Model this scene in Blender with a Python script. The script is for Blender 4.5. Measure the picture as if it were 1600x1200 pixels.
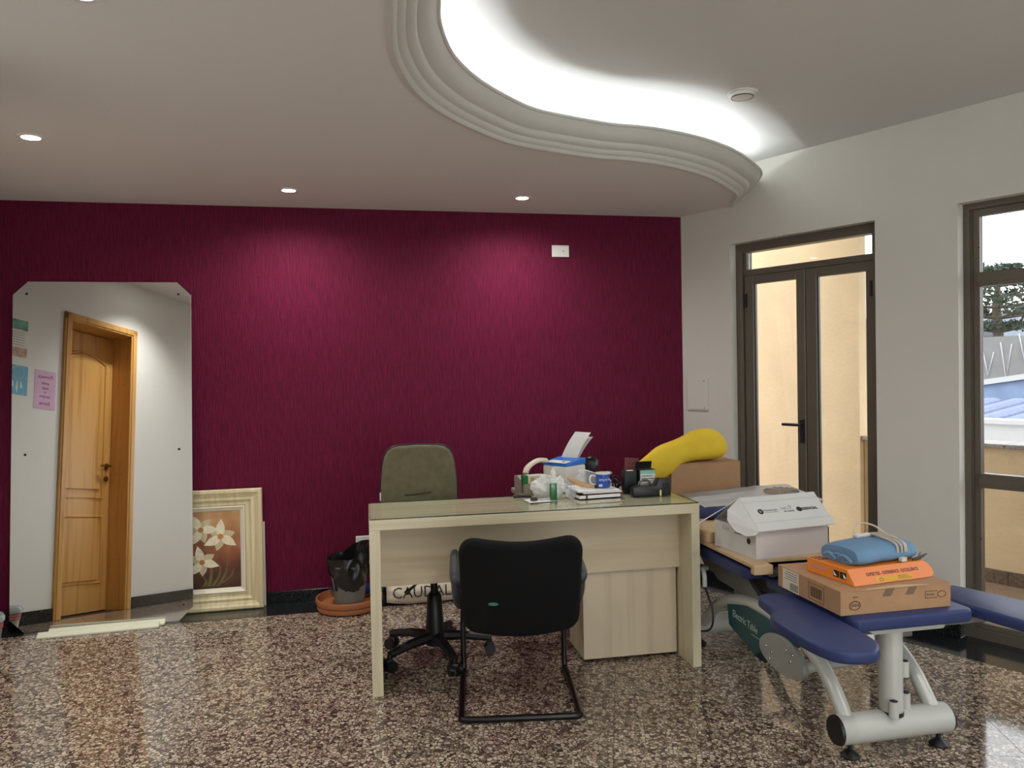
import bpy, bmesh, math, random
from mathutils import Vector, Matrix, noise
for _o in list(bpy.data.objects): bpy.data.objects.remove(_o, do_unlink=True)
scn = bpy.context.scene
COL = scn.collection
PI = math.pi
random.seed(7)

# ------------------------------------------------------------------ camera, sky, exposure
cam = bpy.data.cameras.new('camera'); cam.sensor_width = 36.0; cam.lens = 36.0*1216.19/1600
cam.clip_start = .05; cam.clip_end = 300
camo = bpy.data.objects.new('camera', cam); COL.objects.link(camo); scn.camera = camo
camo.matrix_world = Matrix.Translation((0, 0, 1.3892)) @ Matrix.Rotation(PI/2-.0188, 4, 'X') @ Matrix.Rotation(-.0187, 4, 'Z')
world = bpy.data.worlds.new('overcast_sky'); scn.world = world; world.use_nodes = True
_bg = world.node_tree.nodes['Background']
_bg.inputs[0].default_value = (.93, .97, 1.0, 1); _bg.inputs[1].default_value = 2.5
vs = scn.view_settings; vs.view_transform = 'Standard'; vs.look = 'None'; vs.gamma = 1.0; vs.use_curve_mapping = False
vs.exposure = 0.66

# ------------------------------------------------------------------ frames of reference
H1, H2 = 2.394, 2.635                      # lower soffit, upper ceiling
CX, CY = 1.1583, 5.2708                    # corner of the purple wall and the window wall
AB = .2153                                 # direction of the purple wall
AR = math.atan2(-.795, .607)               # direction of the window wall
DK = (-.6193, 3.295); AD = .1825           # desk
TB = (1.33, 2.755); AT = .2055             # therapy table
LW = (-2.6299, 3.4686); AL = -.8529        # diagonal wall with the wooden door
def fr(x, y, a): return Matrix.Translation((x, y, 0)) @ Matrix.Rotation(a, 4, 'Z')
MBk, MR, MD, MT, ML = fr(CX, CY, AB), fr(CX, CY, AR), fr(*DK, AD), fr(*TB, AT), fr(*LW, AL)

# ------------------------------------------------------------------ materials
def lin(v): v /= 255.; return v/12.92 if v <= .04045 else ((v+.055)/1.055)**2.4
def C(r, g, b): return (lin(r), lin(g), lin(b), 1)
MATS = {}
def nt(name):
    m = bpy.data.materials.new(name); m.use_nodes = True
    t = m.node_tree; return m, t, t.nodes['Principled BSDF']
def N(t, kind, **kw):
    n = t.nodes.new('ShaderNode'+kind)
    for k, v in kw.items():
        if hasattr(n, k): setattr(n, k, v)
        else: n.inputs[k].default_value = v
    return n
def coords(t, scale=(1, 1, 1), kind='Object', rot=(0, 0, 0)):
    tc = N(t, 'TexCoord'); mp = N(t, 'Mapping'); mp.inputs['Scale'].default_value = scale; mp.inputs['Rotation'].default_value = rot
    t.links.new(tc.outputs[kind], mp.inputs['Vector']); return mp.outputs['Vector']
def ramp(t, fac, stops):
    r = N(t, 'ValToRGB'); e = r.color_ramp.elements
    while len(e) < len(stops): e.new(.5)
    for i, (p, c) in enumerate(stops): e[i].position = p; e[i].color = c
    t.links.new(fac, r.inputs[0]); return r.outputs[0]
def bump(t, b, h, strength=.3, dist=.01):
    n = N(t, 'Bump'); n.inputs['Strength'].default_value = strength; n.inputs['Distance'].default_value = dist
    t.links.new(h, n.inputs['Height']); t.links.new(n.outputs[0], b.inputs['Normal'])
def mat(name, col, rough=.5, metal=0., spec=.5, bs=0, bst=.2, var=0., vs_=8., emit=0., coat=0.):
    if name in MATS: return MATS[name]
    m, t, b = nt(name)
    b.inputs['Base Color'].default_value = col; b.inputs['Roughness'].default_value = rough
    b.inputs['Metallic'].default_value = metal; b.inputs['Specular IOR Level'].default_value = spec
    b.inputs['Coat Weight'].default_value = coat
    if emit: b.inputs['Emission Color'].default_value = col; b.inputs['Emission Strength'].default_value = emit
    if var:
        n = N(t, 'TexNoise'); n.inputs['Scale'].default_value = vs_; n.inputs['Detail'].default_value = 4
        t.links.new(coords(t), n.inputs['Vector'])
        a = tuple(min(1, c*(1-var)) for c in col[:3])+(1,); d = tuple(min(1, c*(1+var)) for c in col[:3])+(1,)
        t.links.new(ramp(t, n.outputs['Fac'], [(.3, a), (.7, d)]), b.inputs['Base Color'])
    if bs:
        n = N(t, 'TexNoise'); n.inputs['Scale'].default_value = bs; n.inputs['Detail'].default_value = 3
        t.links.new(coords(t), n.inputs['Vector']); bump(t, b, n.outputs['Fac'], bst, .004)
    MATS[name] = m; return m
def wood(name, c1, c2, axis='Z', rough=.4, dens=22., c3=None):
    if name in MATS: return MATS[name]
    m, t, b = nt(name); s = [dens]*3; s['XYZ'.index(axis)] = dens*.045
    v = coords(t, tuple(s)); n = N(t, 'TexNoise'); n.inputs['Scale'].default_value = 1.; n.inputs['Detail'].default_value = 6; n.inputs['Distortion'].default_value = .15
    t.links.new(v, n.inputs['Vector'])
    t.links.new(ramp(t, n.outputs['Fac'], [(.3, c1), (.5, c3 or c2), (.72, c2)]), b.inputs['Base Color'])
    b.inputs['Roughness'].default_value = rough; bump(t, b, n.outputs['Fac'], .05, .002)
    MATS[name] = m; return m
def glass(name, tint=(1, 1, 1, 1), extra=0.0, ior=1.5, rough=0.0):
    if name in MATS: return MATS[name]
    m, t, b = nt(name); t.nodes.remove(b); out = t.nodes['Material Output']
    tr = N(t, 'BsdfTransparent'); tr.inputs[0].default_value = tint
    gl = N(t, 'BsdfGlossy'); gl.inputs['Roughness'].default_value = rough
    f = N(t, 'Fresnel'); f.inputs['IOR'].default_value = ior
    mx = N(t, 'MixShader'); t.links.new(tr.outputs[0], mx.inputs[1]); t.links.new(gl.outputs[0], mx.inputs[2])
    ge = N(t, 'NewGeometry'); iv = N(t, 'Math'); iv.operation = 'SUBTRACT'; iv.inputs[0].default_value = 1.0; t.links.new(ge.outputs['Backfacing'], iv.inputs[1])
    ad = N(t, 'Math'); ad.operation = 'ADD'; ad.use_clamp = True; ad.inputs[1].default_value = extra; t.links.new(f.outputs[0], ad.inputs[0])
    ml = N(t, 'Math'); ml.operation = 'MULTIPLY'; t.links.new(ad.outputs[0], ml.inputs[0]); t.links.new(iv.outputs[0], ml.inputs[1]); t.links.new(ml.outputs[0], mx.inputs[0])
    t.links.new(mx.outputs[0], out.inputs[0]); MATS[name] = m; return m
def film(name, col, alpha=.5, rough=.25):
    if name in MATS: return MATS[name]
    m, t, b = nt(name); b.inputs['Base Color'].default_value = col; b.inputs['Roughness'].default_value = rough
    b.inputs['Alpha'].default_value = alpha; MATS[name] = m; return m
def granite():
    m, t, b = nt('brown_granite')
    v = coords(t, (1, 1, 1)); oi = N(t, 'ObjectInfo')
    cm = N(t, 'VectorMath'); cm.operation = 'MULTIPLY_ADD'
    cx = N(t, 'CombineXYZ'); 
    for i in range(3): t.links.new(oi.outputs['Random'], cx.inputs[i])
    cm.inputs[1].default_value = (37, 53, 0); t.links.new(cx.outputs[0], cm.inputs[0]); t.links.new(v, cm.inputs[2])
    nz = N(t, 'TexNoise'); nz.inputs['Scale'].default_value = 45; nz.inputs['Detail'].default_value = 2; t.links.new(cm.outputs[0], nz.inputs['Vector'])
    wv = N(t, 'VectorMath'); wv.operation = 'MULTIPLY_ADD'; wv.inputs[1].default_value = (.013, .013, 0)
    t.links.new(nz.outputs['Color'], wv.inputs[0]); t.links.new(cm.outputs[0], wv.inputs[2])
    vo = N(t, 'TexVoronoi'); vo.inputs['Scale'].default_value = 62; t.links.new(wv.outputs[0], vo.inputs['Vector'])
    ve = N(t, 'TexVoronoi'); ve.feature = 'DISTANCE_TO_EDGE'; ve.inputs['Scale'].default_value = 62; t.links.new(wv.outputs[0], ve.inputs['Vector'])
    sp = N(t, 'SeparateColor'); t.links.new(vo.outputs['Color'], sp.inputs[0])
    base = ramp(t, sp.outputs[0], [(0, C(72, 58, 54)), (.2, C(140, 122, 108)), (.5, C(184, 164, 142)), (1, C(216, 202, 180))])
    edge = ramp(t, ve.outputs['Distance'], [(.03, (0, 0, 0, 1)), (.13, (1, 1, 1, 1))])
    mx = N(t, 'Mix'); mx.data_type = 'RGBA'; mx.inputs['A'].default_value = C(64, 54, 50)
    t.links.new(edge, mx.inputs['Factor']); t.links.new(base, mx.inputs['B'])
    n2 = N(t, 'TexNoise'); n2.inputs['Scale'].default_value = 120; n2.inputs['Detail'].default_value = 3; t.links.new(cm.outputs[0], n2.inputs['Vector'])
    g = ramp(t, n2.outputs['Fac'], [(.32, (.45, .42, .42, 1)), (.6, (1, 1, 1, 1))])
    mm = N(t, 'Mix'); mm.data_type = 'RGBA'; mm.blend_type = 'MULTIPLY'; mm.inputs['Factor'].default_value = .5
    t.links.new(mx.outputs['Result'], mm.inputs['A']); t.links.new(g, mm.inputs['B'])
    t.links.new(mm.outputs['Result'], b.inputs['Base Color']); b.inputs['Roughness'].default_value = .075
    MATS['granite'] = m; return m
def blackstone():
    m, t, b = nt('black_granite'); v = coords(t)
    n = N(t, 'TexNoise'); n.inputs['Scale'].default_value = 160; n.inputs['Detail'].default_value = 3; t.links.new(v, n.inputs['Vector'])
    t.links.new(ramp(t, n.outputs['Fac'], [(.45, C(18, 20, 22)), (.7, C(52, 56, 58))]), b.inputs['Base Color'])
    b.inputs['Roughness'].default_value = .12; MATS['blackstone'] = m; return m
def grafiato(name, c1, c2):
    m, t, b = nt(name); v = coords(t, (130, 130, 9))
    n = N(t, 'TexNoise'); n.inputs['Scale'].default_value = 1; n.inputs['Detail'].default_value = 4; n.inputs['Roughness'].default_value = .65; t.links.new(v, n.inputs['Vector'])
    v2 = coords(t, (60, 60, 60)); n2 = N(t, 'TexNoise'); n2.inputs['Scale'].default_value = 1; n2.inputs['Detail'].default_value = 2; t.links.new(v2, n2.inputs['Vector'])
    t.links.new(ramp(t, n.outputs['Fac'], [(.35, c1), (.65, c2)]), b.inputs['Base Color'])
    ad = N(t, 'Math'); ad.operation = 'MULTIPLY_ADD'; ad.inputs[1].default_value = .35
    t.links.new(n2.outputs['Fac'], ad.inputs[0]); t.links.new(n.outputs['Fac'], ad.inputs[2])
    bump(t, b, ad.outputs[0], .9, .006); b.inputs['Roughness'].default_value = .6; b.inputs['Specular IOR Level'].default_value = .15
    MATS[name] = m; return m
GRAN, BST = granite(), blackstone()
PURPLE = grafiato('purple_textured_paint', C(86, 15, 44), C(114, 26, 62))
WALLW = mat('warm_white_paint', C(214, 212, 203), .7, bs=90, bst=.08)
WALLL = mat('brightened_white_paint', C(234, 234, 227), .7, bs=90, bst=.08)  # whiter than the other walls, standing in for window light falling on it
CEILM = mat('ceiling_paint', C(228, 226, 224), .8, bs=60, bst=.06)
CEILU = mat('upper_ceiling_paint', C(214, 214, 212), .5, bs=5, bst=.25)
PLAST = mat('plaster_white', C(214, 214, 208), .55)
FRAME = mat('bronze_aluminium', C(100, 93, 82), .42, .2, var=.06)
GLASSW = glass('window_glass')
LAM = wood('light_oak_laminate', C(196, 184, 150), C(214, 204, 174), 'X', .38)
LAMV = wood('light_oak_laminate_upright', C(196, 184, 150), C(214, 204, 174), 'Z', .38)
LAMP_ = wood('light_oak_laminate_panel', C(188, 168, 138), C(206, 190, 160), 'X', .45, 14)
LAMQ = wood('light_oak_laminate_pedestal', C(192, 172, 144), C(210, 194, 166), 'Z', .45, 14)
OAK = wood('golden_oak', C(186, 134, 66), C(214, 164, 92), 'Z', .3, 30)
BLKF = mat('black_fabric', C(14, 14, 15), .9, spec=.2, bs=400, bst=.2)
BLKP = mat('black_plastic', C(22, 23, 25), .4)
BLKM = mat('black_steel', C(16, 16, 18), .3, .2)
GREYP = mat('grey_arm_plastic', C(62, 64, 68), .5)
WHP = mat('white_plastic', C(232, 232, 226), .35)
NAVY = mat('navy_vinyl', C(46, 58, 101), .45, spec=.35, bs=220, bst=.08)
STEEL = mat('pale_grey_steel', C(196, 198, 192), .32, .1)
DSTEEL = mat('grey_bracket_steel', C(120, 122, 120), .4, .3)
KRAFT = mat('kraft_cardboard', C(172, 134, 98), .8, var=.06, vs_=14)
KRAFT2 = mat('kraft_cardboard_light', C(196, 168, 132), .8, var=.06)
WHITE = mat('white_paper', C(236, 236, 234), .6)
INK = mat('black_ink', C(28, 26, 26), .6)
CHROME = mat('chrome', C(200, 200, 200), .15, 1.)
TEXC = mat('graphite_print', C(70, 66, 66), .6)

# ------------------------------------------------------------------ geometry helpers
class G:
    def __init__(s): s.bm = bmesh.new()
    def _join(s, b2, M=None):
        if M is not None: b2.transform(M)
        me = bpy.data.meshes.new('tmp'); b2.to_mesh(me); b2.free(); s.bm.from_mesh(me); bpy.data.meshes.remove(me); return s
    def box(s, x0, x1, y0, y1, z0, z1, bev=0, seg=2, M=None):
        b = bmesh.new(); bmesh.ops.create_cube(b, size=1)
        for v in b.verts: v.co = ((x0+x1)/2+v.co.x*(x1-x0), (y0+y1)/2+v.co.y*(y1-y0), (z0+z1)/2+v.co.z*(z1-z0))
        if bev: bmesh.ops.bevel(b, geom=b.edges[:], offset=min(bev, .49*min(x1-x0, y1-y0, z1-z0)), segments=seg, profile=.5, affect='EDGES')
        return s._join(b, M)
    def prism(s, poly, a0, a1, axis='z', bev=0, seg=2, M=None):
        """poly 2-D, extruded along axis: z->(x,y); y->(x,z); x->(y,z)"""
        b = bmesh.new()
        def P(p, a): return {'z': (p[0], p[1], a), 'y': (p[0], a, p[1]), 'x': (a, p[0], p[1])}[axis]
        lo = [b.verts.new(P(p, a0)) for p in poly]; hi = [b.verts.new(P(p, a1)) for p in poly]; n = len(poly)
        f0 = b.faces.new(lo); f1 = b.faces.new(hi[::-1])
        for i in range(n): b.faces.new((lo[i], hi[i], hi[(i+1) % n], lo[(i+1) % n]))
        bmesh.ops.recalc_face_normals(b, faces=b.faces[:])
        if bev:
            es = [e for e in b.edges if f0 in e.link_faces or f1 in e.link_faces]
            bmesh.ops.bevel(b, geom=es, offset=bev, segments=seg, profile=.5, affect='EDGES')
        return s._join(b, M)
    def tube(s, path, r, n=10, closed=False, M=None, cap=True, flat=1.0):
        b = bmesh.new(); pts = [Vector(p) for p in path]; m = len(pts); rings = []; up = None
        rr = r if isinstance(r, (list, tuple)) else [r]*m
        for i in range(m):
            if closed: d = pts[(i+1) % m]-pts[i-1]
            else: d = pts[min(i+1, m-1)]-pts[max(i-1, 0)]
            d.normalize()
            if up is None:
                up = Vector((0, 0, 1)) if abs(d.z) < .9 else Vector((1, 0, 0))
            x = up-d*up.dot(d); x.normalize(); up = x; y = d.cross(x)
            rings.append([b.verts.new(pts[i]+x*rr[i]*math.cos(2*PI*k/n)+y*rr[i]*flat*math.sin(2*PI*k/n)) for k in range(n)])
        for i in range(m if closed else m-1):
            q = rings[(i+1) % m]
            for k in range(n): b.faces.new((rings[i][k], rings[i][(k+1) % n], q[(k+1) % n], q[k]))
        if cap and not closed: b.faces.new(rings[0][::-1]); b.faces.new(rings[-1])
        bmesh.ops.recalc_face_normals(b, faces=b.faces[:])
        return s._join(b, M)
    def cyl(s, p0, p1, r0, r1=None, n=20, M=None): return s.tube([p0, p1], [r0, r0 if r1 is None else r1], n, M=M)
    def lathe(s, prof, n=32, M=None, wob=None):
        b = bmesh.new(); rings = []
        for j, (r, z) in enumerate(prof):
            rings.append([b.verts.new(((r+(wob(j, 2*PI*k/n) if wob else 0))*math.cos(2*PI*k/n), (r+(wob(j, 2*PI*k/n) if wob else 0))*math.sin(2*PI*k/n), z)) for k in range(n)])
        for i in range(len(prof)-1):
            for k in range(n): b.faces.new((rings[i][k], rings[i][(k+1) % n], rings[i+1][(k+1) % n], rings[i+1][k]))
        if prof[0] != prof[-1]: b.faces.new(rings[0][::-1]); b.faces.new(rings[-1])
        bmesh.ops.remove_doubles(b, verts=b.verts[:], dist=1e-5); bmesh.ops.recalc_face_normals(b, faces=b.faces[:])
        return s._join(b, M)
    def loft(s, secs, M=None, cap=True):
        b = bmesh.new(); R = [[b.verts.new(p) for p in q] for q in secs]; n = len(R[0])
        for i in range(len(R)-1):
            for k in range(n): b.faces.new((R[i][k], R[i][(k+1) % n], R[i+1][(k+1) % n], R[i+1][k]))
        if cap: b.faces.new(R[0][::-1]); b.faces.new(R[-1])
        bmesh.ops.recalc_face_normals(b, faces=b.faces[:]); return s._join(b, M)
    def sheet(s, fn, nu, nv, M=None, thick=0):
        b = bmesh.new(); V = [[b.verts.new(fn(i/nu, j/nv)) for j in range(nv+1)] for i in range(nu+1)]
        for i in range(nu):
            for j in range(nv): b.faces.new((V[i][j], V[i+1][j], V[i+1][j+1], V[i][j+1]))
        if thick: bmesh.ops.solidify(b, geom=b.faces[:], thickness=thick)
        return s._join(b, M)
    def ball(s, c, r, sub=3, sc=(1, 1, 1), wob=0, wf=6, M=None):
        b = bmesh.new(); bmesh.ops.create_icosphere(b, subdivisions=sub, radius=1)
        for v in b.verts:
            k = 1+(wob*noise.noise(v.co*wf*.3+Vector(c)*9)+wob*.5*noise.noise(v.co*wf+Vector(c)*5) if wob else 0)
            v.co = Vector((c[0]+v.co.x*r*sc[0]*k, c[1]+v.co.y*r*sc[1]*k, c[2]+v.co.z*r*sc[2]*k))
        return s._join(b, M)
    def obj(s, name, m, parent=None, smooth=False, M=None, **props):
        me = bpy.data.meshes.new(name); s.bm.to_mesh(me); s.bm.free()
        me.materials.append(m)
        if smooth:
            me.polygons.foreach_set('use_smooth', [True]*len(me.polygons)); me.set_sharp_from_angle(angle=.7)
        o = bpy.data.objects.new(name, me); COL.objects.link(o)
        if parent: o.parent = parent
        if M is not None: o.matrix_local = M
        for k, v in props.items(): o[k] = v
        return o
def thing(name, label, cat, M, group=None):
    o = bpy.data.objects.new(name, None); COL.objects.link(o); o.empty_display_size = .05
    o.matrix_world = M; o['label'] = label; o['category'] = cat
    if group: o['group'] = group
    return o
def struct(o, label=None):
    o['kind'] = 'structure'
    if label: o['label'] = label
    return o
def holder(name, M, label=None):
    o = bpy.data.objects.new(name, None); COL.objects.link(o); o.matrix_world = M; o['kind'] = 'structure'
    if label: o['label'] = label
    return o
def tr(x, y, z, a=0, ax='Z'): return Matrix.Translation((x, y, z)) @ Matrix.Rotation(a, 4, ax)
def basis(o, right, up):
    r = Vector(right).normalized(); u = Vector(up).normalized(); n = r.cross(u); u = n.cross(r)
    return Matrix(((r.x, u.x, n.x, o[0]), (r.y, u.y, n.y, o[1]), (r.z, u.z, n.z, o[2]), (0, 0, 0, 1)))
def text(s, size, M, m, parent, name='lettering', bold=0.0, width=None, align='LEFT'):
    cu = bpy.data.curves.new('tmp', 'FONT'); cu.body = s; cu.size = size; cu.extrude = .00015; cu.offset = bold; cu.align_x = align; cu.resolution_u = 2
    t = bpy.data.objects.new('tmp', cu); COL.objects.link(t)
    bpy.context.view_layer.update()
    me = bpy.data.meshes.new_from_object(t.evaluated_get(bpy.context.evaluated_depsgraph_get()))
    bpy.data.objects.remove(t); bpy.data.curves.remove(cu)
    if width:
        xs = [v.co.x for v in me.vertices]; k = width/(max(xs)-min(xs))
        for v in me.vertices: v.co.x *= k
    me.materials.clear(); me.materials.append(m); me.name = name
    o = bpy.data.objects.new(name, me); COL.objects.link(o); o.parent = parent; o.matrix_local = M; return o
def rrect(w, h, r, n=6, cx=0, cy=0):
    p = []
    for (sx, sy, a0) in ((1, -1, -PI/2), (1, 1, 0), (-1, 1, PI/2), (-1, -1, PI)):
        for i in range(n+1):
            a = a0+PI/2*i/n; p.append((cx+sx*(w/2-r)+r*math.cos(a), cy+sy*(h/2-r)+r*math.sin(a)))
    return p
def spline(pts, per=8):
    P = [Vector(p) for p in pts]; out = []
    for i in range(len(P)-1):
        p0, p1, p2, p3 = P[max(i-1, 0)], P[i], P[i+1], P[min(i+2, len(P)-1)]
        for k in range(per):
            t = k/per
            out.append(.5*((2*p1)+(p2-p0)*t+(2*p0-5*p1+4*p2-p3)*t*t+(3*p1-p0-3*p2+p3)*t**3))
    out.append(P[-1]); return out
def clip(poly, hp):
    """keep points with a*x+b*y>=c"""
    a, b, c = hp; out = []
    for i in range(len(poly)):
        p, q = poly[i-1], poly[i]; dp, dq = a*p[0]+b*p[1]-c, a*q[0]+b*q[1]-c
        if (dp >= 0) != (dq >= 0):
            t = dp/(dp-dq); out.append((p[0]+(q[0]-p[0])*t, p[1]+(q[1]-p[1])*t))
        if dq >= 0: out.append(q)
    return out
def W(M, x, y, z=0): return M @ Vector((x, y, z))
#@@STRUCT
# ------------------------------------------------------------------ the room
nBk = (math.sin(AB), -math.cos(AB)); nR = (-.795, -.607); nL = (-math.sin(AL), math.cos(AL))
BORD = .26
LE = 1.4                                     # end of the diagonal wall
xl, yl = W(ML, LE, 0).xy; YB = -2.2; XR = 4.8
fl = holder('floor', Matrix.Identity(4), 'polished brown granite tile floor with black granite border')
G().box(-3.8, 5.0, YB-.1, 5.6, -.06, -.004).obj('floor_bed', mat('dark_grout', C(58, 48, 44), .7), fl)
def hp(n, off, o=(CX, CY)): return (n[0], n[1], n[0]*o[0]+n[1]*o[1]+off)
hpB, hpR, hpL = hp(nBk, BORD), hp(nR, BORD), hp(nL, 0, LW)
ta = math.radians(-8.0); e1 = Vector((math.cos(ta), math.sin(ta))); e2 = Vector((-e1.y, e1.x)); TS = .358
org = Vector((1.499, 3.30)); cells = []
for i in range(-17, 14):
    for j in range(-19, 9):
        c0 = org+e1*(i*TS)+e2*(j*TS+.155)
        g = .0011; q = [c0+e1*g+e2*g, c0+e1*(TS-g)+e2*g, c0+e1*(TS-g)+e2*(TS-g), c0+e1*g+e2*(TS-g)]
        q = [(v.x, v.y) for v in q]; full = list(q)
        q = clip(clip(q, hpB), hpR)
        if q: q = clip(q, hpL) if sum(p[1] for p in q)/len(q) > yl else clip(q, (1, 0, -2.2))
        if q: q = clip(clip(q, (-1, 0, -XR)), (0, 1, YB))
        if len(q) >= 3: cells.append((c0, q, len(q) == 4 and all(abs(a[0]-b[0])+abs(a[1]-b[1]) < 1e-6 for a, b in zip(sorted(q), sorted(full)))))
cells.sort(key=lambda k: (k[0].x-.3)**2+(k[0].y-3.6)**2)
tile_me = None; rest = G()
Rt = Matrix.Rotation(ta, 4, 'Z')
for n_, (c0, q, whole) in enumerate(cells):
    if n_ >= 250: rest.prism(q, -.003, 0); continue
    L = [(Vector(p)-c0) for p in q]; L = [(l.dot(e1), l.dot(e2)) for l in L]
    if whole and tile_me: o = bpy.data.objects.new('floor_tile', tile_me); COL.objects.link(o); o.parent = fl
    else:
        o = G().prism(L, -.003, 0).obj('floor_tile', GRAN, fl)
        if whole: tile_me = o.data
    o.matrix_local = Matrix.Translation((c0.x, c0.y, 0)) @ Rt
rest.obj('floor_tile_field', GRAN, fl, kind='stuff')
def slabs(M, x0, x1, y0, y1, L, name, parent, z0=-.003, z1=.0005):
    n = max(1, round((x1-x0)/L))
    for i in range(n):
        a = x0+(x1-x0)*i/n; b = x0+(x1-x0)*(i+1)/n
        o = G().box(a+.0008, b-.0008, y0, y1, z0, z1).obj(name, BST, parent); o.matrix_local = M
slabs(MBk, -4.62, -.05, -BORD+.001, -.0, .85, 'border_slab', fl)
slabs(MR, .0, 6.0, -BORD+.001, .0, .85, 'border_slab', fl)
slabs(MR, 1.757, 3.4, .0, .16, .8, 'threshold_slab', fl, -.003, .001)
slabs(MR, .396, 1.337, .0, .16, .95, 'threshold_slab', fl, -.003, .001)

struct(G().box(-4.9, 0.25, 0, .15, -.05, 2.75).obj('wall_back', PURPLE, M=MBk), 'dark purple wall with vertical combed plaster texture')
# window wall with a door opening and a window opening
DU0, DU1, DZ = .396, 1.337, 2.156
WU0, WU1, WZ = 1.757, 3.40, 2.17
g = G(); T = .16
g.box(0, DU0, 0, T, -.05, 2.75); g.box(DU0, DU1, 0, T, DZ, 2.75); g.box(DU1, WU0, 0, T, -.05, 2.75)
g.box(WU0, WU1, 0, T, WZ, 2.75); g.box(WU1, 3.75, 0, T, -.05, 2.75); g.box(3.75, 5.5, 0, T, WZ, 2.75); g.box(5.5, 6.0, 0, T, -.05, 2.75)
struct(g.obj('wall_right', WALLW, M=MR), 'plain off-white wall with the glass double door and the tall window')
# diagonal wall with wooden door opening
WD0, WD1, WDZ = .05, .615, 1.985
g = G(); g.box(-1.25, WD0, -.2, 0, -.05, 2.75); g.box(WD0, WD1, -.2, 0, WDZ, 2.75); g.box(WD1, LE, -.2, 0, -.05, 2.75)
g.box(-.1, .75, -.28, -.2, -.05, 2.1)  # unseen panel added behind the door to stop light leaking under it
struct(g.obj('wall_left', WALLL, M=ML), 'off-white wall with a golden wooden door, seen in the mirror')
qx, qy = -1.85, 1.2
sg = math.atan2(qy-yl, qx-xl); sl_ = math.hypot(qx-xl, qy-yl)
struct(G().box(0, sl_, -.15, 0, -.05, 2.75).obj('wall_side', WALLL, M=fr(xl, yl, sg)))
struct(G().box(0, sl_, .0005, .016, .0006, .08).obj('baseboard_side', BST, M=fr(xl, yl, sg)))
struct(G().box(qx-.3, qx, qy-.15, qy, -.05, 2.75).obj('wall_return', WALLW))
struct(G().box(qx-.45, qx-.3, YB, qy, -.05, 2.75).obj('wall_rear_side', WALLW))
g = G(); g.box(-2.4, .2, YB-.15, YB, -.05, 2.75); g.box(3.8, XR+.15, YB-.15, YB, -.05, 2.75); g.box(.2, 3.8, YB-.15, YB, 2.3, 2.75); g.box(.2, 3.8, YB-.15, YB, -.05, .1)
struct(g.obj('wall_behind', WALLW))
struct(G().box(XR, XR+.15, YB, .6, -.05, 2.75).obj('wall_far_side', WALLW))
struct(G().box(-3.9, XR+.2, YB-.15, 5.6, H2, H2+.1).obj('ceiling', CEILU), 'upper ceiling lit by the cove')
# baseboards
g = G(); g.box(-4.6, -.02, -.016, -.0005, 0.0006, .071, .002, 1); struct(g.obj('baseboard_back', BST, M=MBk))
g = G()
g.box(.02, DU0, -.016, -.0005, .0006, .071, .002, 1); g.box(DU1, WU0, -.016, -.0005, .0006, .071, .002, 1)
g.box(WU0-.016, WU0+.0, -.016, .068, .0006, .071, .002, 1); g.box(WU1, 3.75, -.016, -.0005, .0006, .071, .002, 1)
struct(g.obj('baseboard_right', BST, M=MR))
g = G(); g.box(-1.05, -.002, .0005, .016, .0006, .08); g.box(.655, LE, .0005, .016, .0006, .08); struct(g.obj('baseboard_left', BST, M=ML))

# lowered ceiling with its S-shaped edge
edge = [(1.403, 4.95), (1.377, 4.856), (1.339, 4.622), (1.244, 4.436), (1.055, 4.157), (.84, 3.946), (.618, 3.805), (.421, 3.735), (.225, 3.627), (.017, 3.481), (-.128, 3.287), (-.253, 3.059), (-.334, 2.81), (-.36, 2.558), (-.352, 2.376), (-.315, 2.124), (-.26, 1.75), (-.2, 1.3), (-.16, .8), (-.2, .2), (-.3, -.6), (-.4, -1.4), (-.42, YB)]
ed = [Vector((p.x, p.y)) for p in spline([(a, b, 0) for a, b in edge], 6)]
nrm = []
for i in range(len(ed)):
    d = ed[min(i+1, len(ed)-1)]-ed[max(i-1, 0)]; d.normalize(); nrm.append(Vector((-d.y, d.x)))   # towards the raised part
if nrm[40].dot(Vector((1, -1))) < 0: nrm = [-n for n in nrm]
room = [(v.x, v.y) for v in ed]+[(-2.3, YB), (-2.3, 1.1), (-1.9, 1.15), (xl, yl), tuple(W(ML, -1.087, 0).xy), (CX, CY)]
struct(G().prism(room, H1, H1+.02).obj('ceiling_soffit', CEILM), 'lowered grey-white plaster ceiling with a curved edge')
def sweep(prof, ids=None):
    return G().loft([[(ed[i].x+nrm[i].x*d, ed[i].y+nrm[i].y*d, z) for d, z in prof] for i in range(len(ed))])
prof = [(-.01, H1-.004), (.012, H1-.008), (.02, H1-.002), (.024, H1+.006), (.036, H1+.009), (.046, H1+.016), (.05, H1+.026), (.062, H1+.028), (.075, H1+.034), (.082, H1+.045), (.084, H1+.052),
        (.092, H1+.054), (.103, H1+.058), (.118, H1+.068), (.13, H1+.082), (.14, H1+.098), (.145, H1+.106), (.153, H1+.106), (.158, H1+.112), (.155, H1+.119), (.14, H1+.121), (.12, H1+.1), (.09, H1+.075), (.02, H1+.03), (-.01, H1+.03)]
o = sweep(prof).obj('trim_1', PLAST, smooth=True); struct(o, 'white stepped plaster crown moulding along the curved ceiling edge')
struct(sweep([(-.2, H1+.02), (-.19, H1+.02), (-.19, H2), (-.2, H2)]).obj('trim_2', PLAST, smooth=True), 'unseen back of the light cove, added to keep its light off the soffit top')  # riser added to hold the strip's light inside the cove
LED = mat('led_white', (.93, .97, 1, 1), .5, emit=30.)
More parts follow.
